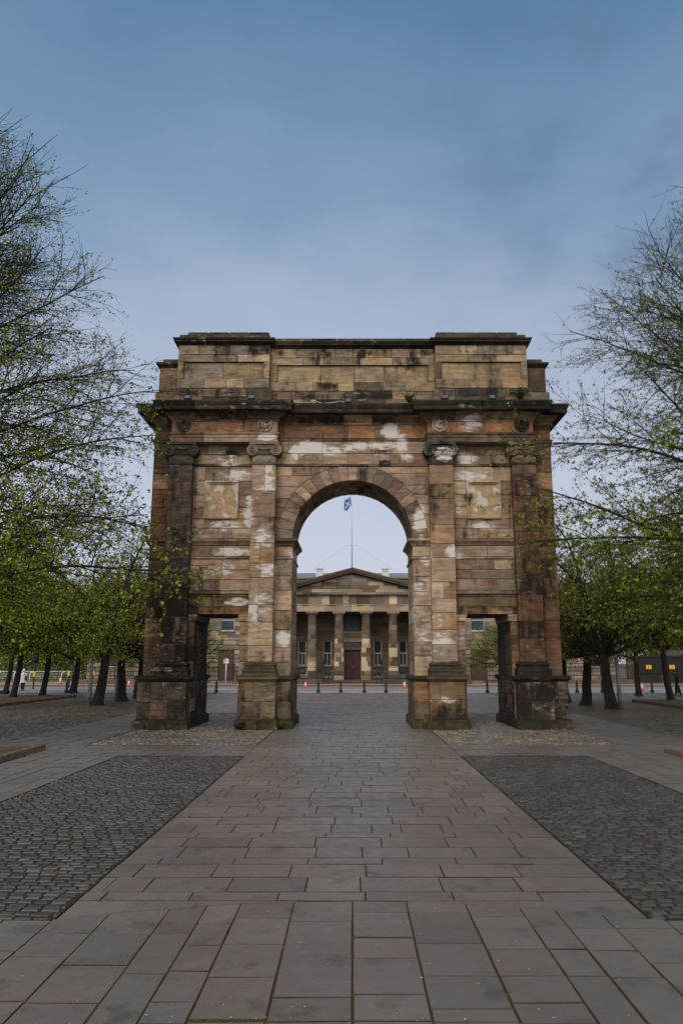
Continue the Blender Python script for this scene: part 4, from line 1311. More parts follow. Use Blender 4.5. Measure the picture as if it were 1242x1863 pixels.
# doorway with its lintel, transom and blind upper opening
mb = MB()
mb.box(-.86, .86, YW + .12, YW + .2, .45, 3.52)
for k in (-1, 1):
    for z0, z1 in ((.7, 1.5), (1.7, 2.6), (2.75, 3.35)): mb.bbox(k * .42 - .32, k * .42 + .32, YW + .08, YW + .13, z0, z1, .02)
mb.box(-.01, .01, YW + .10, YW + .13, .5, 3.5)
d = mb.build('door', M_DOOR, B)
mb = MB(); mb.ball((.1, YW + .06, 1.7), .045); mb.ball((-.1, YW + .06, 1.7), .045); mb.build('handle', M_CABLE, d)
mb = MB(); mb.box(-.86, .86, YW + .16, YW + .2, 3.64, 4.32); mb.build('transom', M_GLASS, B)
mb = MB(); mb.box(-.86, .86, YW + .2, YW + .26, 5.5, 7.3); f = mb.build('window', M_GLASS, B)
mb = MB()
mb.bbox(-1.1, 1.1, YW - .2, YW + .1, 3.52, 3.66, .02, pick(BP)())
mb.bbox(-1.15, 1.15, YW - .28, YW + .05, 4.35, 4.78, .02, pick(BT)()); mb.bbox(-1.3, 1.3, YW - .42, YW + .05, 4.78, 4.92, .02, pick(BP)())
mb.bbox(-1.15, 1.15, YW - .3, YW + .05, 4.97, 5.3, .02, pick(BP)()); mb.bbox(-1.25, 1.25, YW - .38, YW + .05, 5.3, 5.42, .02, pick(BP)())
for s in (-1, 1):
    a, b = sorted((s * .87, s * 1.1)); mb.bbox(a, b, YW - .15, YW + .02, .45, 3.52, .015, pick(BT)())
mb.build('door_surround', M_BSTONE, B)

# portico floor and steps
mb = MB()
mb.bbox(-8.3, 8.3, -.75, YW, -.05, .40, .03, BD[1])
for k in range(3): mb.bbox(-2.4, 2.4, -1.1 - .3 * k, -.75 - .3 * k + .0, -.05, .30 - .13 * k, .02, pick(BD)())
mb.build('steps', M_BSTONE, B)

# six Doric columns, built in drums with patched stones
NF = 20
for k in range(6):
    cx = (k - 2.5) * 2.8
    mb = MB()
    nz = 14
    zs_ = [.40 + (6.9 - .40) * i / nz for i in range(nz + 1)]
    for i in range(nz):
        r0 = .50 - .11 * (i / nz) ** 1.2; r1 = .50 - .11 * ((i + 1) / nz) ** 1.2
        sect = [pick(BP if rb.random() < .8 else BD)() for _ in range(4)]
        if i > 8: sect = [pick(BD[:2] + BP[3:5] + BT[3:4])() for _ in range(4)]
        if rb.random() < .35: sect = [sect[0]] * 4
        o = rb.randrange(0, NF)
        for f in range(NF):
            a0, a1 = 2 * PI * f / NF, 2 * PI * (f + 1) / NF
            am = (a0 + a1) / 2
            P = []
            for r, z in ((r0, zs_[i] + .004), (r1, zs_[i + 1] - .004)):
                for a, q in ((a0, 1), (am, .90), (a1, 1)): P.append((cx + r * q * math.cos(a), r * q * math.sin(a), z))
            mb.add(P, [(0, 1, 4, 3), (1, 2, 5, 4)], sect[((f + o) % NF) * 4 // NF])
    c = mb.build('column', M_BSTONE, B)
    mb = MB()
    cc = pick(BT)()
    mb.lathe((cx, 0, 0), [(.39, 6.88), (.40, 6.92), (.42, 6.96), (.52, 7.05), (.60, 7.13), (.61, 7.16)], 28, cc)
    mb.bbox(cx - .64, cx + .64, -.64, .64, 7.16, 7.36, .012, cc)
    mb.build('capital', M_BSTONE, c)

# entablature
EP = [(-7.75, YW), (-7.75, -.55), (7.75, -.55), (7.75, YW)]
mb = MB()
mb.box(-7.70, 7.70, -.5, YW + 1, 7.365, 9.3, BD[2])
sweep(mb, [(-.3, 7.36), (0, 7.36), (0, 8.02), (.05, 8.03), (.05, 8.11), (0, 8.115)], EP, False, pick([BT[0], BT[2], BT[4], BP[1]]), 2.8, rb)
mb.build('architrave', M_BSTONE, B)
mb = MB()
sweep(mb, [(-.02, 8.115), (0, 8.12), (0, 8.98), (-.02, 9.0)], EP, False, pick(BP + BD), 1.4, rb)
for k in range(12):
    x = (k - 5.5) * 1.4
    col = pick(BD + BT)()
    for j in (-1, 0, 1): mb.bbox(x + j * .2 - .058, x + j * .2 + .058, -.64, -.5, 8.12, 8.90, .025, col)
    mb.box(x - .31, x + .31, -.61, -.5, 8.90, 9.0, col); mb.box(x - .3, x + .3, -.565, -.5, 8.12, 8.9, tuple(q * .75 for q in col))  # channel backing darker than the bars, groove shade put into the colour
    mb.box(x - .3, x + .3, -.62, -.55, 7.93, 8.02, col)
mb.build('frieze', M_BSTONE, B)
mb = MB()
sweep(mb, [(0, 9.0), (.08, 9.01), (.08, 9.08), (.42, 9.10), (.42, 9.22), (.46, 9.26), (.46, 9.30), (0, 9.32)], EP, False, pick(BD + BT), 1.4, rb)
for k in range(24): 
    x = (k - 11.5) * .7
    mb.box(x - .2, x + .2, -.95, -.63, 9.04, 9.10, BD[1])
mb.build('cornice', M_BSTONE, B)
# pediment: tympanum of stones, raking cornices
mb = MB()
z = 9.32
hw = 7.6; slope = 2.03 / 7.6
while z < 11.15:
    h = .38
    w0 = (11.32 - z) / slope; w1 = max((11.32 - z - h) / slope, .05)
    n = max(2, int(w0 * 2 / 1.5)); 
    xs = [-w0 + 2 * w0 * (i + (rb.uniform(-.2, .2) if 0 < i < n else 0)) / n for i in range(n + 1)]
    for a, b in zip(xs[:-1], xs[1:]):
        cl = lambda v: max(-w1, min(w1, v))
        mb.block(Frame((0, -.3, 0), (1, 0, 0), (0, -1, 0)), [(a + .008, z), (b - .008, z), (cl(b) - .008, z + h - .012), (cl(a) + .008, z + h - .012)] if cl(b) - cl(a) > .1 else [(a + .008, z), (b - .008, z), ((cl(a) + cl(b)) / 2, z + h - .012)], -.3, 0, .01, pick(BT + BD)())
    z += h
mb.build('pediment', M_BSTONE, B)
mb = MB()
for s in (-1, 1):
    for dz, th, yf, m in ((0, .16, -.86, 1), (.16, .12, -1.0, 1), (.28, .18, -1.08, 0)):
        A = (s * 8.25, 9.32 - .1 + dz); C = (0, 9.32 - .1 + 8.25 * slope + dz)
        poly = [A, C, (C[0], C[1] + th), (A[0], A[1] + th)]
        if s > 0: poly = poly[::-1]
        # butt at the apex
        mb.extrude(Frame((0, yf, 0), (1, 0, 0), (0, -1, 0)), poly, -(YW - yf), 0, (*BD[0], .4), m)
mb.build('raking_cornice', [M_MOSSY, M_BSTONE], B)
# attic of the central block and its roof
mb = MB()
sweep(mb, [(0, 9.5), (.02, 9.6), (.02, 11.2), (.15, 11.25), (.15, 11.4), (-.3, 11.45)], [(-12.5, 9), (-12.5, 4.5), (12.5, 4.5), (12.5, 9)], False, pick(BD), 1.6, rb)
mb.build('attic', M_BSTONE, B)
mb = MB()
mb.add([(-12.3, 4.9, 11.42), (12.3, 4.9, 11.42), (12.3, 9, 12.45), (-12.3, 9, 12.45), (-12.3, 13, 11.42), (12.3, 13, 11.42)], [(0, 1, 2, 3), (3, 2, 5, 4)])
for s in (-1, 1):
    a, b = sorted((s * 8, s * 27.6))
    mb.add([(a, WING_Y + .4, 10.5), (b, WING_Y + .4, 10.5), (b - s * 0, WING_Y + 5, 10.64), (a, WING_Y + 5, 10.64)], [(0, 1, 2, 3)])
roof = mb.build('roof', M_LEAD, B)
for s in (-1, 1):
    mb = MB(); x = s * 3.68
    mb.bbox(x - .40, x + .40, 4.6, 5.4, 11.4, 11.95, .02); 
    for j in range(4): mb.box(x - .34, x + .34, 4.66, 5.34, 11.98 + j * .11, 12.04 + j * .11)
    mb.box(x - .30, x + .30, 4.7, 5.3, 11.9, 12.4); mb.bbox(x - .42, x + .42, 4.58, 5.42, 12.42, 12.5, .02)
    mb.build('roof_vent', M_SASH, roof)

# flagpole with stays and flag
FP = empty('flagpole', (-.06, 80.5, 11.4), 'tall white flagpole rising behind the pediment', 'flagpole')
M_POLE = simple('white_pole_paint', rgb(196, 198, 204), .5, var=.05)
mb = MB(); mb.tube([(0, 0, 0), (0, 0, 5), (0, 0, 8.75)], [.075, .065, .045], 10); mb.ball((0, 0, 8.8), .09); mb.box(-.5, .5, -.02, .02, 3.0, 3.05); mb.build('pole', M_POLE, FP)
mb = MB()
for s in (-1, 1): mb.tube([(s * .5, 0, 3.02), (s * 4.6, .5, .3)], .007, 4)
mb.build('stay', M_LEAD, FP)
m_flag, tf, bf = material('blue_flag_cloth')
uvn = tf.new('ShaderNodeUVMap'); sx = tf.new('ShaderNodeSeparateXYZ'); tf.l.new(uvn.outputs[0], sx.inputs[0])
d1 = tf.math('ABSOLUTE', tf.math('SUBTRACT', sx.outputs['X'], sx.outputs['Y']))
d2 = tf.math('ABSOLUTE', tf.math('SUBTRACT', tf.math('ADD', sx.outputs['X'], sx.outputs['Y']), 1.0))
cr = tf.math('LESS_THAN', tf.math('MINIMUM', d1, d2), .13)
tf.l.new(tf.mix(cr, rgb(26, 94, 160), rgb(196, 204, 214)), bf.inputs['Base Color']); bf.inputs['Roughness'].default_value = .85
NX, NY = 22, 12
P, FS, UV = [], [], []
for j in range(NY + 1):
    for i in range(NX + 1):
        u, v = i / NX, j / NY
        x = -(.05 + .80 * u + .05 * math.sin(u * 9 + v * 2)); y = .20 * math.sin(u * 10.5 + v * 1.6) * (.25 + u)
        zz = 8.3 - 1.12 * (1 - v) - .45 * u ** 1.3 * (1.0 - .35 * v) + .10 * math.sin(u * 8)
        P.append((x, y, zz)); UV.append((u, v))
for j in range(NY):
    for i in range(NX): FS.append((j*(NX+1)+i, j*(NX+1)+i+1, (j+1)*(NX+1)+i+1, (j+1)*(NX+1)+i))
me = bpy.data.meshes.new('flag'); me.from_pydata(P, [], FS)
ul = me.uv_layers.new(name='UVMap')
for l in me.loops: ul.data[l.index].uv = UV[l.vertex_index]
for p in me.polygons: p.use_smooth = True
o = link_mesh('flag', me, m_flag); o.location = (-.06, 80.5, 11.4)
tag(o, 'blue flag with a white diagonal cross hanging limp from the pole', 'flag')

# railings along the pavement
def railing(x0, x1, y, label, group='black iron railings before the courthouse', h0=.45, h1=1.75, step=.15, wallm=True):
    t = empty('iron_railing', ((x0 + x1) / 2, y, .09), label, 'railing', group)
    a, b = x0 - (x0 + x1) / 2, x1 - (x0 + x1) / 2
    mb = MB()
    n = int((b - a) / step)
    for i in range(n + 1):
        x = a + (b - a) * i / n
        mb.tube([(x, 0, h0), (x, 0, h1), (x, 0, h1 + .10)], [.021, .021, .004], 4, smooth=False)
    mb.box(a, b, -.02, .02, h1 - .16, h1 - .11); mb.box(a, b, -.02, .02, h0 + .06, h0 + .11)
    mb.build('bars', M_IRON, t)
    k = max(1, round((b - a) / 4))
    for i in range(k + 1):
        x = a + (b - a) * i / k
        mb = MB(); mb.box(x - .04, x + .04, -.04, .04, h0 - .2, h1 + .1); mb.ball((x, 0, h1 + .17), (.06, .06, .09)); mb.build('post', M_IRON, t)
    if wallm:
        mb = MB()
        n = max(1, round((b - a) / 1.6))
        for i in range(n): mb.bbox(a + (b - a) * i / n + .005, a + (b - a) * (i + 1) / n - .005, -.16, .16, -.1, h0, .02, pick(BD)())
        mb.build('plinth', M_BSTONE, t)
    return t
YR = 76.6
railing(-27.5, -15.0, YR, 'iron railing on a low wall at the far left end of the courthouse')
railing(-11.6, -3.0, YR, 'iron railing left of the portico steps')
railing(3.0, 11.6, YR, 'iron railing right of the portico steps')
railing(15.0, 27.5, YR, 'iron railing on a low wall at the far right end of the courthouse')
railing(-14.9, -11.7, YR, 'short tall railing before the left maroon side door', h0=.1, h1=1.7, wallm=False)
railing(11.7, 14.9, YR, 'short tall railing before the right maroon side door', h0=.1, h1=1.7, wallm=False)
t = empty('gate', (0, YR, .09), 'low black iron gate in front of the courthouse steps', 'gate')
mb = MB()
for i in range(41):
    x = -2.9 + 5.8 * i / 40
    mb.tube([(x, 0, .05), (x, 0, .95)], .02, 4, smooth=False)
mb.box(-2.9, 2.9, -.02, .02, .86, .91); mb.box(-2.9, 2.9, -.02, .02, .08, .13); mb.build('bars', M_IRON, t)
for x in (-2.85, -2.35, 2.35, 2.85):
    mb = MB(); mb.box(x - .06, x + .06, -.06, .06, 0, 1.95); mb.lathe((x, 0, 1.95), [(.07, 0), (.10, .08), (.05, .2), (.07, .26), (.01, .42)], 8); mb.build('post', M_IRON, t)

# dark gateway with yellow notices, and the brick house at the right
M_BOARD = simple('dark_hoarding', rgb(30, 27, 27), .7, var=.3, scale=1.5)
t = empty('gateway', (30.6, 77, .09), 'tall dark gates standing between the courthouse and the house at right', 'gate')
mb = MB()
for k in range(2):
    a = -2.9 + k * 2.95
    mb.box(a, a + 2.85, .1, .16, .1, 2.75)
    for i in range(17): mb.tube([(a + .1 + i * .166, 0, .1), (a + .1 + i * .166, 0, 2.9), (a + .1 + i * .166, 0, 3.05)], [.017, .017, .003], 4, smooth=False)
    mb.box(a, a + 2.85, -.03, .03, 1.05, 1.13); mb.box(a, a + 2.85, -.03, .03, 2.6, 2.68)
mb.build('leaf', M_BOARD, t)
for x in (-3.2, 3.2):
    mb = MB(); mb.bbox(x - .28, x + .28, -.28, .28, 0, 3.1, .03, pick(BD)()); mb.bbox(x - .36, x + .36, -.36, .36, 3.1, 3.32, .05, pick(BD)()); mb.build('gate_pier', M_BSTONE, t)
M_YEL = simple('yellow_notice', rgb(226, 172, 24), .6, var=.05)
for x, lab in ((29.25, 'left yellow notice on the dark gates'), (31.55, 'right yellow notice on the dark gates')):
    t = empty('notice', (x, 76.93, 1.72), lab, 'sign', 'yellow notices on the gates')
    mb = MB(); mb.bbox(-.27, .27, -.012, .012, -.19, .19, .008); mb.build('board', M_YEL, t)
    mb = MB()
    mb.extrude(Frame((0, -.013, 0), (1, 0, 0), (0, -1, 0)), [(-.09, -.08), (.09, -.08), (0, .1)], 0, .002)
    mb.build('symbol', M_IRON, t)
H = empty('house', (42, 79, 0), 'brown stone house with white sash windows at the right edge beyond the road', 'house')
mb = MB()
hw_ = [(-5.6, 1.3, 3.2, 1.3), (-2.4, 1.3, 3.2, 1.3), (.8, 1.3, 3.2, 1.3), (-5.6, 4.6, 6.4, 1.3), (-2.4, 4.6, 6.4, 1.3), (.8, 4.6, 6.4, 1.3)]
Fh = Frame((0, 0, 0), (1, 0, 0), (0, -1, 0))
ashlar(mb, Fh, -7.8, 8, 0, 7.3, 0, pick([rgb(150, 112, 88), rgb(136, 100, 80), rgb(160, 122, 96), rgb(124, 96, 78)]), .3, .7, rb, [(x - w / 2, x + w / 2, a, b) for x, a, b, w in hw_])
mb.box(-7.75, 8, .3, 8, 0, 7.3, BD[0])
mb.box(-7.8, -7.76, .0, 8, 0, 7.3, BT[4])
mb.build('wall', M_BSTONE, H)
mb = MB(); mb.add([(-8.1, -.4, 7.25), (8.2, -.4, 7.25), (8.2, 4, 9.6), (-8.1, 4, 9.6), (8.2, 8.3, 7.25), (-8.1, 8.3, 7.25)], [(0, 1, 2, 3), (3, 2, 4, 5), (0, 3, 5), (1, 4, 2)]); mb.build('roof', simple('slate_roof', rgb(84, 86, 92), .7, var=.25, scale=4), H)
for x, a, b, w in hw_: window(x, a, b, w, .15, M_GLASS, 2, parent=H)
# ------------------------------------------------------------------ street furniture
rs = random.Random(3)
M_BOLL = simple('black_bollard_paint', rgb(24, 24, 26), .45, .1, var=.1)
M_ORANGE = simple('cone_orange', rgb(204, 92, 66), .6, var=.08)
M_CWHITE = simple('cone_white', rgb(228, 226, 220), .6, var=.05)
M_GREYPOST = simple('grey_post_paint', rgb(122, 122, 128), .5, .1, var=.12, scale=2)
M_SIGN = simple('sign_white', rgb(224, 226, 230), .5, var=.04)

boll = empty('bollard', (0, 57.2, 0), 'black bollard', 'bollard')
mb = MB(); mb.lathe((0, 0, 0), [(.135, -.02), (.135, .12), (.12, .16), (.095, .18), (.085, .55), (.07, .62), (.07, .66)], 12); mb.build('shaft', M_BOLL, boll)
mb = MB(); mb.lathe((0, 0, 0), [(.07, .65), (.085, .67), (.085, .70), (.06, .74), (.065, .80), (.04, .86), (.0, .88)], 12); mb.build('cap', M_BOLL, boll)
def place(src, first, loc, label, group, cat, rz=0.0, sc=1.0):
    o = src if first else copy_tree(src)
    o.location = loc; o.rotation_euler = (0, 0, rz); o.scale = (sc,) * 3
    tag(o, label, cat, group)
    return o
bx = [(-4.2, 'bollard at the left jamb of the great arch opening, half hidden'), (-2.5, 'second bollard from the left seen through the great arch'), (-.86, 'bollard just left of the middle of the great arch opening'),
      (.86, 'bollard just right of the middle of the great arch opening'), (2.45, 'second bollard from the right seen through the great arch'), (4.2, 'bollard beside the right jamb of the great arch, near a cone'),
      (-9.95, 'bollard seen through the left side doorway'), (9.85, 'bollard seen through the right side doorway'),
      (-20.9, 'bollard left of the leaning tree behind the left bed'), (-15.9, 'bollard between the trees left of the arch'),
      (16.4, 'bollard right beside the arch beyond the right trees'), (18.25, 'bollard between the two leaning trees right of the arch'), (21.9, 'bollard left of the dark gates at right'), (23.7, 'bollard beside the standing dark figure at right')]
for i, (x, lab) in enumerate(bx):
    place(boll, i == 0, (x, 57.25, 0), 'black bollard: ' + lab if False else 'black ' + lab, 'black bollards along the kerb', 'bollard', rs.random() * 6)

cone = empty('traffic_cone', (0, 0, 0), 'cone', 'cone')
mb = MB(); mb.bbox(-.2, .2, -.2, .2, 0, .05, .02); mb.lathe((0, 0, .05), [(.15, 0), (.115, .22)], 14); mb.lathe((0, 0, .05), [(.062, .55), (.04, .69), (.03, .70)], 14); mb.build('body', M_ORANGE, cone)
mb = MB(); mb.lathe((0, 0, .05), [(.116, .215), (.061, .555)], 14); mb.build('sleeve', M_CWHITE, cone)
cones = [(-4.0, 66.5, 'orange and white cone on the road at left through the great arch', .85), (4.35, 65.5, 'orange and white cone on the road at right through the great arch', .95),
         (-9.62, 66.2, 'orange cone peeping past the inner pier in the left doorway', .9), (-28.0, 74.9, 'faded orange cone on the road near the crossing lights', 1.0),
         (-20.3, 71.0, 'orange cone standing between the tree trunks left of the arch', .9), (21.9, 59.2, 'orange and white cone before the dark gates at right', .95)]
for i, (x, y, lab, sc) in enumerate(cones):
    place(cone, i == 0, (x, y, -.028 if y < 71 else (-.022 if y < 72.3 else .092)), lab, 'traffic cones on the road', 'cone', rs.random(), sc)

t = empty('sign_post', (-12.1, 74.6, .09), 'white sign on a thin grey post seen through the left doorway', 'sign')
mb = MB(); mb.tube([(0, 0, 0), (0, 0, 2.45)], .055, 8); mb.build('post', M_POLE, t)
mb = MB(); mb.bbox(-.24, .24, -.085, -.06, 2.0, 2.42, .012); b = mb.build('plate', M_SIGN, t)
mb = MB(); mb.box(-.15, .08, -.089, -.086, 2.19, 2.23); mb.extrude(Frame((0, -.086, 0), (1, 0, 0), (0, -1, 0)), [(.06, 2.14), (.17, 2.21), (.06, 2.28)], 0, .003); mb.build('arrow', M_IRON, b)

# grey lighting columns beside the plane trees
for i, (x, y, tilt, lab) in enumerate([(-13.38, 39.9, .01, 'grey lighting column beside the thick leaning tree left of the arch'), (12.47, 36.6, -.02, 'grey lighting column beside the thick leaning tree right of the arch'), (-13.4, 44.5, .0, 'pale lighting column behind the second tree left of the arch')]):
    t = empty('lighting_column', (x, y, 0), lab, 'lamp post', 'grey lighting columns')
    t.rotation_euler = (0, tilt, 0)
    mb = MB(); mb.lathe((0, 0, 0), [(.10, -.02), (.10, 1.1), (.085, 1.14), (.078, 3.4), (.05, 3.46), (.0, 3.48)], 12); mb.build('column', M_GREYPOST, t)
    mb = MB(); mb.bbox(-.07, .07, -.112, -.09, .45, .85, .01); mb.build('hatch', M_GREYPOST, t)

# crossing lights at the left
def signal(x, y, h, label, turn=0.0):
    t = empty('traffic_light', (x, y, .0), label, 'traffic light', 'traffic lights at the crossing', turn)
    mb = MB(); mb.tube([(0, 0, -.05), (0, 0, h)], .058, 8); mb.build('pole', M_BOLL, t)
    mb = MB(); mb.bbox(-.16, .16, -.13, .13, h - .95, h, .03); mb.bbox(-.26, .26, .10, .125, h - 1.05, h + .1, .02)
    hd = mb.build('signal_head', M_BOLL, t)
    for k in range(3):
        mb = MB(); mb.tube([(0, -.12, h - .16 - k * .3), (0, -.2, h - .16 - k * .3)], .09, 10); mb.build('visor', M_BOLL, hd)
    mb = MB(); mb.bbox(-.1, .1, -.19, -.06, 1.0, 1.42, .02); mb.build('push_button_box', M_YELBOX, t)
M_YELBOX = simple('yellow_box_paint', rgb(206, 190, 40), .5, var=.08)
signal(-26.5, 65.0, 3.1, 'black traffic light beside the person in white', .3)
signal(-25.2, 69.5, 3.0, 'black traffic light behind the faded cone', -.2)
signal(-24.3, 72.8, 3.6, 'black traffic light left of the forked dark tree', 2.6)
t = empty('street_lamp', (-29.9, 84.0, .09), 'slim white street lamp standing behind the white railing', 'street lamp')
mb = MB(); mb.tube([(0, 0, 0), (0, 0, 8.6), (0.1, 0, 9.2), (.6, 0, 9.45)], [.09, .055, .05, .045], 8); mb.build('pole', M_POLE, t)
mb = MB(); mb.ball((.9, 0, 9.45), (.38, .14, .08), nu=10, nv=6); mb.build('lamp_head', M_GREYPOST, t)

# white tubular railing with bent tops
M_RAIL = simple('white_rail_paint', rgb(204, 210, 204), .5, var=.08)
RL = empty('tubular_railing', (-40, 85.0, .09), 'long white tubular railing with bent post tops beside the green bank', 'railing')
mb = MB(); mb.tube([(-14, .0, 1.12), (10, 0, 1.12)], .045, 6)
for z in (.35, .55, .75, .93): mb.tube([(-14, .05, z), (10, .05, z)], .018, 5)
mb.build('rails', M_RAIL, RL)
for i in range(15):
    x = -14 + i * 1.72
    mb = MB()
    mb.tube([(x - .05, 0, 0), (x - .05, 0, .72), (x + .0, 0, .94), (x + .14, 0, 1.07), (x + .34, 0, 1.12)], .06, 7); mb.build('post', M_RAIL, RL)

# ferns and tufts growing on the arch
M_LEAFY = None
def leaf_material(name, a, b, trans=.35):
    m, t, bs = material(name)
    at = t.new('ShaderNodeAttribute', attribute_name='Col')
    c = t.mix(at.outputs['Alpha'], a, b)
    t.l.new(c, bs.inputs['Base Color']); bs.inputs['Roughness'].default_value = .55; bs.inputs['Specular IOR Level'].default_value = .3
    tr = t.new('ShaderNodeBsdfTranslucent'); t.l.new(c, tr.inputs[0])
    mx = t.new('ShaderNodeMixShader'); mx.inputs[0].default_value = trans
    out = [n for n in t.n if n.type == 'OUTPUT_MATERIAL'][0]
    t.l.new(bs.outputs[0], mx.inputs[1]); t.l.new(tr.outputs[0], mx.inputs[2]); t.l.new(mx.outputs[0], out.inputs[0])
    return m
M_FERN = leaf_material('fern_green', rgb(56, 76, 34), rgb(86, 104, 44))
def tuft(loc, r, h, n, label, cat='plant'):
    t = empty('tufted_plant', loc, label, cat, 'plants growing on and at the foot of the arch')
    mb, ms = MB(), MB()
    for i in range(n):
        a = rs.random() * 6.28; q = rs.random() ** .6
        end = Vector((r * q * math.cos(a), r * q * math.sin(a) * .6, h * rs.uniform(.45, 1)))
        mid = end * .55 + Vector((0, 0, h * .18))
        ms.tube([(0, 0, 0), mid, end], [.006, .005, .003], 4)
        for k in range(7):
            p = Vector((0, 0, 0)).lerp(mid, k / 4) if k < 4 else mid.lerp(end, (k - 3) / 3)
            for sd in (-1, 1):
                d = Vector((rs.uniform(-1, 1), rs.uniform(-1, 1), rs.uniform(-.2, .6))).normalized() * rs.uniform(.03, .07)
                w = d.cross(Vector((rs.uniform(-1, 1), rs.uniform(-1, 1), 1))).normalized() * .018
                mb.add([tuple(p), tuple(p + d * .5 + w), tuple(p + d), tuple(p + d * .5 - w)], [(0, 1, 2, 3)], (.5, .5, .5, rs.random()))
    ms.build('stems', M_FERN, t); mb.build('foliage', M_FERN, t)
tuft((5.85, 25.32, 11.05), .42, .55, 60, 'ferny green tuft growing on the cornice at the right end')
tuft((2.0, 25.55, 11.05), .3, .42, 40, 'leafy green tuft growing on the cornice right of the middle')
tuft((-3.62, 25.22, 0), .26, .26, 40, 'weed tuft at the foot of the left inner pier, by the doorway')
tuft((-2.3, 25.35, 0), .25, .22, 30, 'weed tuft at the foot of the left inner pier, by the walk')
tuft((4.02, 25.96, 7.5), .2, .5, 18, 'wispy creeper hanging beside the right sunk panel')
# ------------------------------------------------------------------ trees
M_BARK = two_tone('dark_bark', rgb(46, 40, 36), rgb(32, 28, 26), 2.2, .95, c3=rgb(22, 20, 19), bump=.9)
M_TWIG = simple('twig_bark', rgb(36, 30, 27), .9, var=.3, scale=3)
M_LIME = leaf_material('young_lime_leaves', rgb(70, 86, 22), rgb(164, 174, 52), .36)
M_PLANE = leaf_material('spring_leaves', rgb(72, 84, 24), rgb(178, 184, 62), .38)
M_RUSSET = leaf_material('opening_blossom', rgb(84, 70, 44), rgb(128, 116, 68), .3)

class TB:
    """fast tube and leaf collector for trees"""
    def __init__(self): self.v, self.f, self.a, self.n = [], [], [], 0
    def tube(self, P, R, k):
        P = np.asarray(P); R = np.asarray(R); n = len(P)
        Tn = np.gradient(P, axis=0); Tn /= np.linalg.norm(Tn, axis=1, keepdims=True) + 1e-9
        ref = np.array([.31, .17, .93]) if abs(Tn[:, 2]).mean() < .8 else np.array([.9, .3, .1])
        A = np.cross(Tn, ref); A /= np.linalg.norm(A, axis=1, keepdims=True) + 1e-9
        Bn = np.cross(Tn, A)
        w = np.arange(k) * 2 * PI / k
        ring = P[:, None, :] + R[:, None, None] * (A[:, None, :] * np.cos(w)[None, :, None] + Bn[:, None, :] * np.sin(w)[None, :, None])
        self.v.append(ring.reshape(-1, 3))
        i = np.arange(n - 1)[:, None] * k; j = np.arange(k)[None, :]; j2 = (j + 1) % k
        self.f.append((np.stack([i + j, i + j2, i + k + j2, i + k + j], -1).reshape(-1, 4) + self.n))
        self.a.append(np.full((n - 1) * k, .5))
        self.n += n * k
    def leaves(self, C, S, rng, alpha):
        m = len(C)
        if not m: return
        d = rng.normal(size=(m, 3)); d[:, 2] -= .35; d /= np.linalg.norm(d, axis=1, keepdims=True)
        w = np.cross(d, rng.normal(size=(m, 3))); w /= np.linalg.norm(w, axis=1, keepdims=True) + 1e-9
        up = np.cross(w, d)
        S = S[:, None]
        q = np.stack([C, C + d * S * .5 + w * S * .42 + up * S * .12, C + d * S, C + d * S * .5 - w * S * .42 + up * S * .12], 1)
        self.v.append(q.reshape(-1, 3)); self.f.append(np.arange(m * 4).reshape(-1, 4) + self.n); self.a.append(alpha); self.n += m * 4
    def build(self, name, mat, parent, smooth=False):
        V = np.concatenate(self.v); F = np.concatenate(self.f)
        me = bpy.data.meshes.new(name)
        me.vertices.add(len(V)); me.vertices.foreach_set('co', V.astype(np.float32).ravel())
        me.loops.add(F.size); me.loops.foreach_set('vertex_index', F.astype(np.int32).ravel())
        me.polygons.add(len(F)); me.polygons.foreach_set('loop_start', np.arange(0, F.size, 4, dtype=np.int32)); me.polygons.foreach_set('loop_total', np.full(len(F), 4, dtype=np.int32))
        ca = me.color_attributes.new('Col', 'FLOAT_COLOR', 'CORNER')
        al = np.repeat(np.concatenate(self.a), 4)
        cc = np.full((len(al), 4), .5, dtype=np.float32); cc[:, 3] = al
        ca.data.foreach_set('color', cc.ravel())
        if smooth: me.polygons.foreach_set('use_smooth', np.ones(len(F), dtype=bool))
        me.update(); me.validate()
        return link_mesh(name, me, mat, parent)

def unit(v): return v / (np.linalg.norm(v) + 1e-9)

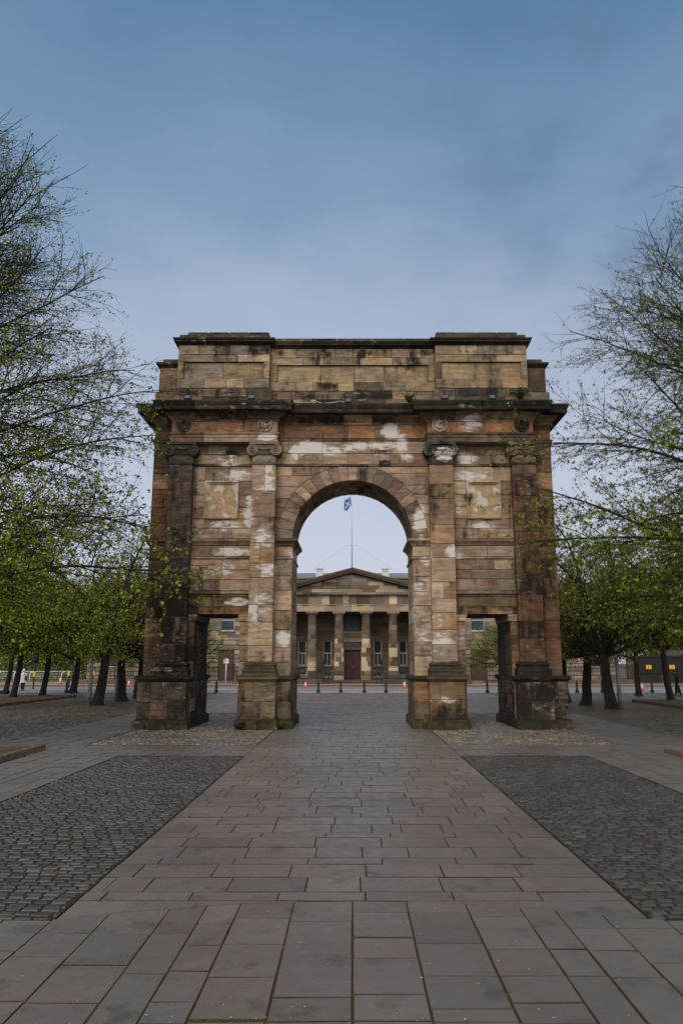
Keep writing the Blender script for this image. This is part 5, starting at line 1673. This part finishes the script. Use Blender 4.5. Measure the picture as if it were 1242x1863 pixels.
def grow_tree(P, seed):
    """returns collectors (wood, twigs, leaves). P: parameters of the kind of tree"""
    rng = np.random.default_rng(seed)
    wood, twig, leaf = TB(), TB(), TB()
    LC, LS, LA = [], [], []
    env = P['env']
    def branch(p, d, L, r, lev, tro=None):
        tro = P['trop'][lev] if tro is None else tro
        if lev and 'tropz' in P: tro = P['tropz'](p, lev)
        tol = max(.75, rng.normal(1.0, P.get('ragged', .0))) if lev else 1.0
        sc_ = np.array([1 / tol, 1 / tol, 1 / (1 + (tol - 1) * .4)])
        seg = P['seg'][lev]; n = max(2, int(L / seg))
        pts, dirs = [p.copy()], [d]
        for i in range(n):
            q = i / n
            d = unit(d + rng.normal(size=3) * P['wob'][lev] + np.array([0, 0, tro * (1 + 2 * q if lev == 0 and tro < 0 else 1 - 1.6 * q * P['droop'][lev])]))
            p = p + d * (L / n)
            if not env(p * sc_) and (len(pts) > 1 or lev > 0): break
            pts.append(p.copy()); dirs.append(d)
        n = len(pts) - 1
        if n < 1: return
        tp = np.linspace(1, P['taper'][lev], n + 1)
        k = P['sides'][lev]
        (wood if lev <= P['woodlev'] else twig).tube(pts, r * tp, k)
        if lev + 1 < P['levels']:
            m = int(L * P['dens'][lev] * rng.uniform(.8, 1.2)); m = max(m, 1)
            for c in range(m):
                t = P['from'][lev] + (1 - P['from'][lev]) * (c + rng.uniform(0, 1)) / m
                i = min(int(t * n), n - 1); fr = t * n - i
                b = pts[i] * (1 - fr) + pts[i + 1] * fr
                ax = dirs[i + 1]
                s = unit(np.cross(ax, rng.normal(size=3)))
                an = math.radians(rng.normal(P['ang'][lev], 9))
                nd = unit(ax * math.cos(an) + s * math.sin(an))
                if nd[2] < -.2 and lev < 2: nd[2] *= .3
                L2 = P['len'][lev + 1] * (1 - P['shrink'][lev] * t) * rng.uniform(.65, 1.25)
                r2 = min(P['rad'][lev + 1] * (1 - .5 * t) * rng.uniform(.8, 1.2), r * .8)
                branch(b, nd, L2, r2, lev + 1)
        if lev >= P['leaflev']:
            m = max(1, int(L * P['leafd']))
            for c in range(m):
                t = rng.uniform(.1, 1.02)
                i = min(int(t * n), n - 1); fr = min(t * n - i, 1)
                b = pts[i] * (1 - fr) + pts[i + 1] * fr
                g = P['leafsize'](b, rng)
                if g <= 0: continue
                for e in range(P['cluster']):
                    LC.append(b + rng.normal(size=3) * P['spread']); LS.append(g * rng.uniform(.6, 1.25)); LA.append(rng.uniform(0, 1))
    # trunk
    for (tp, tr) in P['trunks']:
        wood.tube(tp, tr, 10)
    for (b, d, L, r, *tz) in P['limbs'](rng): branch(np.array(b, float), unit(np.array(d, float)), L, r, 0, *tz)
    leaf.leaves(np.array(LC), np.array(LS), rng, np.array(LA))
    return wood, twig, leaf

def smooth_trunk(base, top, r0, r1, lean=(0, 0), n=9, seed=0):
    rng = np.random.default_rng(seed)
    pts, rad = [], []
    for i in range(n + 1):
        q = i / n
        x = base[0] + (top[0] - base[0]) * q + lean[0] * math.sin(q * PI) + rng.normal() * .01
        y = base[1] + (top[1] - base[1]) * q + lean[1] * math.sin(q * PI) + rng.normal() * .01
        pts.append((x, y, base[2] + (top[2] - base[2]) * q)); rad.append((r0 + (r1 - r0) * q) * (1 + .45 * max(0, .14 - q) / .14) * (1 + rng.normal() * .02))
    return np.array(pts), np.array(rad)

# --- tall limes standing just outside the picture, one each side of the walk
def tall_lime(x, y, height, hs, ws, seed, label, side, nl=34, leafk=1.0):
    tr = smooth_trunk((0, 0, -.1), (.15 * side, .1, height * .8), .30, .06, (.12, .08), 12, seed)
    def env(p):
        h = p[2] / height
        if h < .12 or h > 1.0: return False
        a = math.atan2(p[1], p[0])
        w = np.interp(h, hs, ws) * (1 + .07 * math.sin(3 * a + h * 9 + seed) + .05 * math.sin(7 * a - h * 14))
        return math.hypot(p[0], p[1] * (1.35 if p[1] < 0 else 1.0)) < w
    def limbs(rng):
        out = []
        for i in range(nl):
            q = (i + rng.uniform(0, .8)) / nl
            z = height * (.17 + .60 * q)
            a = i * 2.399 + rng.uniform(-.35, .35)
            el = math.radians(np.interp(q, [0, .15, .5, 1], [16, 30, 50, 74]) + rng.uniform(-8, 8))
            tx = np.interp(z, tr[0][:, 2], tr[0][:, 0]); ty = np.interp(z, tr[0][:, 2], tr[0][:, 1])
            L = np.interp(q, [0, .4, .8, 1], [8.5, 9.5, 7, 4.5]) * rng.uniform(.85, 1.15)
            out.append(((tx, ty, z), (math.cos(a) * math.cos(el), math.sin(a) * math.cos(el), math.sin(el)), L, .070 * (1 - .35 * q), np.interp(q, [0, .35, .7, 1], [-.016, -.02, -.004, .01])))
        out.append(((tr[0][-1][0], tr[0][-1][1], height * .79), (.05, 0, 1), height * .2, .055, .02))
        return out
    def leafsize(p, rng):
        h = p[2] / height
        k = np.interp(h, [0, .3, .5, .7, 1], [.095, .090, .075, .062, .056]) * leafk
        return k if rng.random() < np.interp(h, [0, .3, .6, 1], [.95, .85, .6, .45]) else .024
    P = dict(levels=4, seg=[.5, .36, .24, .15], wob=[.045, .07, .09, .12], trop=[.0, -.004, -.012, -.012], droop=[0, 0, 0, 0], taper=[.2, .25, .4, .5],
             sides=[7, 4, 3, 3], woodlev=0, dens=[3.0, 3.4, 3.4], **{'from': [.12, .08, .08]}, ang=[44, 38, 40], len=[0, 3.5, 1.45, .46], shrink=[.55, .5, .4], rad=[0, .024, .0098, .0052],
             leaflev=2, tropz=lambda p, lev: float(np.interp(p[2] / height, [0, .35, .6, 1], [-.075, -.06, -.01, .03])) * (.55 if lev == 1 else 1.0), ragged=.08, leafd=3.9, cluster=2, spread=.03, leafsize=leafsize, env=env, trunks=[tr], limbs=limbs)
    w, t, l = grow_tree(P, seed)
    T_ = empty('lime_tree', (x, y, .05), label, 'tree', 'tall lime trees beside the walk')
    tk = w.build('trunk', M_BARK, T_, True); t.build('twigs', M_TWIG, T_); l.build('crown', M_LIME, T_)
    print('lime', t.n, l.n)
    return T_
tall_lime(-12.0, 19.0, 18.2, [0, .15, .26, .45, .55, .70, .83, 1], [7.9, 8.5, 8.2, 7.1, 6.9, 5.5, 4.1, 1.2], 101, 'tall budding lime tree on the left, its bare twigs reaching over the arch', -1, 66)
tall_lime(12.0, 19.5, 16.9, [0, .15, .28, .5, .63, .74, .85, 1], [7.6, 8.6, 8.2, 7.0, 7.1, 5.7, 3.4, 1.0], 202, 'tall budding lime tree on the right with long twigs reaching left to the arch', 1, 68)

# --- smaller spreading trees round the arch, five shapes shared between them
def small_tree(seed, h, reach, r0, lean, fork, leafd, lsize, mat, dens=(2.9, 4.2)):
    top = (lean[0], lean[1], fork)
    tr = smooth_trunk((0, 0, -.1), top, r0, r0 * .72, (0.05, .03), 8, seed)
    def env(p):
        c = (p[2] - (fork - .3)) / (h - fork + .3)
        if c < -.05 or c > 1: return False
        w = reach * math.sqrt(max(0, 1 - (c - .32) ** 2 / .5)) + .2
        return math.hypot(p[0] - lean[0], p[1] - lean[1]) < w
    def limbs(rng):
        out = []
        for i in range(13):
            a = i * 2.399 + rng.uniform(-.3, .3); el = math.radians(rng.uniform(14, 40) if i % 3 else rng.uniform(55, 75))
            d = (math.cos(a) * math.cos(el), math.sin(a) * math.cos(el), math.sin(el))
            out.append(((top[0], top[1], fork - rng.uniform(0, .35)), d, reach * rng.uniform(.85, 1.1) if el < 1 else (h - fork) * rng.uniform(.8, 1), r0 * .38))
        return out
    P = dict(levels=3, seg=[.5, .35, .22], wob=[.12, .14, .16], trop=[.04, -.02, -.05], droop=[1.6, 0, 0], taper=[.3, .3, .4], sides=[7, 4, 3], woodlev=0,
             dens=list(dens), **{'from': [.2, .1]}, ang=[45, 45], len=[0, 2.6, 1.05], shrink=[.45, .4], rad=[0, .042, .016], ragged=.08, leaflev=1, leafd=leafd * .44, cluster=3, spread=.09,
             leafsize=lambda p, rng: lsize, env=env, trunks=[tr], limbs=limbs)
    w, t, l = grow_tree(P, seed)
    T_ = empty('plane_tree', (0, 0, 0), 'tree', 'tree')
    w.build('trunk', M_BARK, T_, True); t.build('twigs', M_TWIG, T_); l.build('crown', mat, T_)
    return T_
kinds = {
    'thick': small_tree(1, 9.2, 5.2, .28, (.28, .1), 2.7, 10.0, .115, M_PLANE),
    'round': small_tree(2, 6.8, 4.0, .24, (.15, -.1), 2.4, 9.0, .095, M_PLANE),
    'russet': small_tree(3, 7.4, 4.5, .25, (-.2, .1), 2.5, 8.0, .11, M_RUSSET),
    'slim': small_tree(4, 11.0, 4.6, .20, (.32, .0), 3.0, 11.0, .125, M_PLANE),
    'far': small_tree(5, 10.5, 5.2, .30, (.1, .0), 2.0, 11.0, .2, M_PLANE, (2.2, 3.4)),
}
used = set()
def plant(kind, x, y, rz, sc, label, group):
    src = kinds[kind]
    o = src if kind not in used else copy_tree(src)
    used.add(kind)
    o.location = (x, y, 0); o.rotation_euler = (0, 0, rz); o.scale = (sc, sc, sc)
    tag(o, label, 'tree', group)
G1 = 'small spreading trees on the cobbles round the arch'
plant('thick', -13.0, 40.0, 0.0, 1.0, 'thick dark trunked tree leaning right, beside a grey column left of the arch', G1)
plant('thick', 12.1, 36.7, PI, 1.0, 'thick dark trunked tree leaning left, beside a grey column right of the arch', G1)
plant('russet', -12.9, 44.0, 1.0, 1.05, 'dark tree with brownish opening blossom, second left of the arch', G1)
plant('russet', 11.9, 40.0, 3.6, 1.05, 'tree with brownish opening blossom just right of the arch', G1)
plant('round', -13.2, 48.2, .3, 1.0, 'slender dark tree half hidden by the left end of the arch', G1)
plant('round', 11.75, 43.2, 2.2, 1.0, 'slender dark tree touching the right end of the arch', G1)
plant('round', -11.2, 54.5, 4.0, .80, 'green tree whose crown fills the left side doorway', G1)
plant('round', 11.0, 54.0, 5.1, .80, 'green tree whose crown fills the right side doorway', G1)
plant('thick', -20.3, 56.9, .6, .95, 'forked dark tree standing near the kerb left of the thick leaning tree', G1)
G2 = 'slim trees in the raised beds'
plant('slim', -19.5, 49.2, 0, 1.0, 'slim tree in the left far bed, rightmost of its three trunks', G2)
plant('slim', -20.5, 47.3, .2, 1.0, 'slim leaning tree in the left far bed, middle of its three trunks', G2)
plant('slim', -24.2, 54.6, .1, .95, 'slim tree at the left edge behind the two in the far bed', G2)
plant('slim', 17.55, 43.2, 2.2, 1.0, 'slim tree in the right far bed with a dark figure behind it', G2)
plant('slim', 18.6, 51.0, 1.2, 1.0, 'dark tree before the black gates at right', G2)
plant('slim', -18.4, 35.5, 2.0, 1.0, 'slim tree just outside the left edge whose leaves hang in view', G2)
plant('slim', 17.0, 33.0, 4.0, 1.0, 'slim tree just outside the right edge whose leaves hang in view', G2)
G3 = 'trees growing on the green bank beyond the road'
for i, (x, y, sc, lab) in enumerate([(-34, 92, 1.0, 'far green tree behind the right end of the white railing'), (-40, 95, 1.1, 'far green tree behind the white railing, second from its right end'), (-46, 91, 1.0, 'far green tree behind the white railing near the left edge'),
                                     (-31, 101, 1.1, 'far green tree rising beside the courthouse left end'), (-52, 98, 1.2, 'far green tree at the left edge, deepest in the bank'), (36, 90, .9, 'far green tree showing above the house roof at right')]):
    plant('far', x, y, i * 1.3, sc, lab, G3)
# green bank and bushes behind the white railing
mb = MB(); mb.box(-90, -29, 86.5, 120, -.2, .25); tag(mb.build('lawn', two_tone('bank_grass', rgb(84, 100, 40), rgb(104, 116, 48), .6, c3=rgb(66, 82, 34))), kind='structure')
def bush(x, y, r, h, seed, label):
    rng = np.random.default_rng(seed)
    n = 2600
    d = rng.normal(size=(n, 3)); d /= np.linalg.norm(d, axis=1, keepdims=True)
    rr = rng.uniform(.55, 1.0, size=(n, 1)) ** .5
    lump = 1 + .22 * np.sin(d[:, :1] * 5 + seed) * np.cos(d[:, 1:2] * 4 + d[:, 2:3] * 6)
    p = d * rr * lump * np.array([r, r * .8, h / 2]) + np.array([0, 0, h / 2])
    p = p[p[:, 2] > .05]
    L = TB(); L.leaves(p, rng.uniform(.14, .26, len(p)), rng, rng.uniform(0, 1, len(p)))
    T_ = empty('bush', (x, y, .2), label, 'bush', 'bushes on the bank behind the white railing')
    L.build('foliage', M_BUSH, T_)
    S = TB()
    for k in range(7):
        a = k * .9; S.tube(np.array([(0, 0, -.1), (r * .25 * math.cos(a), r * .2 * math.sin(a), h * .35), (r * .55 * math.cos(a), r * .45 * math.sin(a), h * .7)]), np.array([.05, .035, .012]), 5)
    S.build('stems', M_BARK, T_)
M_BUSH = leaf_material('bright_bush_leaves', rgb(74, 96, 26), rgb(140, 150, 50), .35)
for i, (x, y, r, h, lab) in enumerate([(-29.5, 89, 2.4, 3.4, 'bright green bush by the courthouse end of the bank'), (-33.5, 90, 2.8, 3.0, 'bright green bush behind the railing right of the white lamp'), (-38, 89.5, 2.6, 3.6, 'green bush behind the railing left of the white lamp'),
                                       (-42.5, 90.5, 3.0, 3.2, 'green bush behind the person in white'), (-47.5, 89.5, 2.8, 3.8, 'green bush at the left edge of the bank')]):
    bush(x, y, r, h, 40 + i, lab)
# ------------------------------------------------------------------ people
M_SKIN = simple('skin', rgb(196, 150, 126), .6, var=.05)
def skinned(name, chains, mat, parent, root=0, sub=2):
    """chains: lists of (co, radius); equal coordinates are welded into one joint"""
    idx, V, Rr, E = {}, [], [], []
    for ch in chains:
        prev = None
        for co, r in ch:
            k = tuple(round(c, 4) for c in co)
            if k not in idx:
                idx[k] = len(V); V.append(co); Rr.append(r)
            if prev is not None and prev != idx[k]: E.append((prev, idx[k]))
            prev = idx[k]
    me = bpy.data.meshes.new(name); me.from_pydata(V, E, [])
    o = link_mesh(name, me, mat, parent)
    bpy.context.view_layer.objects.active = o
    md = o.modifiers.new('Skin', 'SKIN'); md.use_smooth_shade = True
    if not me.skin_vertices: me.attributes  # layer is made with the modifier
    sv = me.skin_vertices[0].data
    for i, r in enumerate(Rr):
        sv[i].radius = (r, r) if not isinstance(r, tuple) else r
        sv[i].use_root = (i == root)
    s = o.modifiers.new('Subsurf', 'SUBSURF'); s.levels = sub; s.render_levels = sub
    return o

def person(loc, rz, label, coat, legs, hair, long_coat=True, carry=False):
    t = empty('person', loc, label, 'person', None, rz)
    # faces +y (away from the camera when rz = 0); mid-stride
    hip, chest, neck, head = (0, 0, .90), (0, .02, 1.28), (0, .03, 1.42), (0, .06, 1.53)
    ch = [[(hip, .13), ((0, .01, 1.08), .125), (chest, .145), (neck, .055), (head, .085), ((0, .07, 1.61), .07)]]
    for s, st in ((-1, .16), (1, -.14)):
        ch.append([(hip, .13), ((s * .085, .01, .84), .092), ((s * .09, st * .55 + .03, .47), .06), ((s * .09, st - .02, .09), .042), ((s * .1, st + .10, .035), .038), ((s * .1, st + .17, .03), .03)])
        hx, hy = s * .25, -st * .7
        ch.append([(chest, .145), ((s * .17, .02, 1.33), .065), ((s * .225, .0 + hy * .35, 1.07), .045), ((hx, hy * .8 + .05, .84), .033), ((hx, hy + .07, .78), .036)])
        for f in range(4):
            b = (hx - s * .004, hy + .045 + f * .018, .735 - .004 * abs(f - 1.5)); ch.append([((hx, hy + .07, .78), .036), (b, .011), ((b[0] - s * .012, b[1] + .004, b[2] - .035), .009), ((b[0] - s * .03, b[1] + .006, b[2] - .058 + .004 * abs(f - 1.5)), .008)])
        ch.append([((hx, hy + .07, .78), .036), ((hx - s * .012, hy + .115, .765), .011), ((hx - s * .022, hy + .128, .73), .009)])
    body = skinned('body', ch, M_SKIN, t)
    # face features on the far side
    mb = MB()
    mb.ball((0, .155, 1.545), (.014, .022, .02), nu=6, nv=4); mb.ball((0, .145, 1.50), (.026, .01, .007), nu=8, nv=4)
    for s in (-1, 1): mb.ball((s * .085, .06, 1.545), (.012, .022, .032), nu=6, nv=4)
    mb.build('face', M_SKIN, body)
    mb = MB()
    for s in (-1, 1): mb.ball((s * .032, .137, 1.565), (.012, .008, .007), nu=6, nv=4)
    mb.build('eye', M_IRON, body)
    # clothing
    mb = MB()
    zb = .62 if long_coat else .80
    prof = [(.215, zb), (.205, zb + .15), (.18, .98), (.175, 1.10), (.19, 1.25), (.17, 1.36), (.09, 1.43), (.07, 1.46)]
    P, FS, n = [], [], 22
    for r, z in prof:
        for i in range(n):
            a = 2 * PI * i / n
            k = 1 + .035 * math.sin(a * 5 + z * 9)
            P.append((r * 1.05 * k * math.cos(a), .015 + r * .72 * k * math.sin(a), z))
    for j in range(len(prof) - 1):
        for i in range(n): FS.append((j*n+i, j*n+(i+1) % n, (j+1)*n+(i+1) % n, (j+1)*n+i))
    mb.add(P, FS, smooth=True)
    for s, st in ((-1, .16), (1, -.14)):
        hy = -st * .7
        mb.tube([(s * .15, .02, 1.35), (s * .195, .01 + hy * .15, 1.24), (s * .232, hy * .35, 1.06), (s * .252, hy * .8 + .045, .85)], [.075, .078, .062, .052], 12)
    mb.build('coat', coat, t)
    mb = MB()
    for s, st in ((-1, .16), (1, -.14)):
        mb.tube([(s * .07, .01, .92), (s * .088, .02, .78), (s * .092, st * .55 + .03, .47), (s * .092, st - .02, .10)], [.12, .108, .078, .06], 12)
    mb.build('trousers', legs, t)
    for s, st in ((-1, .16), (1, -.14)):
        mb = MB(); mb.ball((s * .098, st + .06, .04), (.052, .13, .045), nu=10, nv=6); mb.build('shoe', M_IRON, t)
    mb = MB(); mb.ball((0, .035, 1.585), (.105, .115, .10), nu=14, nv=9); mb.ball((0, -.02, 1.52), (.09, .07, .09), nu=12, nv=7); mb.build('hair', hair, body)
    return t
M_COATW = simple('white_coat_cloth', rgb(216, 214, 214), .85, var=.06, scale=5)
M_NAVY = simple('navy_trousers', rgb(36, 38, 52), .9, var=.1)
M_HAIRW = simple('white_hair', rgb(204, 200, 194), .8, var=.12, scale=20)
M_BLACKC = simple('black_coat_cloth', rgb(22, 22, 25), .9, var=.15)
M_HAIRD = simple('dark_hair', rgb(26, 22, 20), .8, var=.15)
person((-26.0, 61.7, -.028), .15, 'person in a long white coat and dark trousers walking away across the road', M_COATW, M_NAVY, M_HAIRW)
person((21.15, 50.9, -.006), 1.2, 'person in black standing half behind a slim tree at right', M_BLACKC, M_BLACKC, M_HAIRD, long_coat=False)
M_BAG = simple('maroon_bag_leather', rgb(74, 30, 34), .5, var=.1)
t = empty('shoulder_bag', (-25.72, 61.62, .92), 'dark maroon bag slung on the white coated person', 'bag', None, .15)
mb = MB(); mb.bbox(-.10, .10, -.20, -.06, -.12, .20, .04); mb.build('pouch', M_BAG, t)
mb = MB(); mb.tube([(-.06, -.13, .18), (-.15, -.17, .38), (-.22, -.06, .52), (-.2, .08, .46)], .014, 6); mb.build('strap', M_BAG, t)
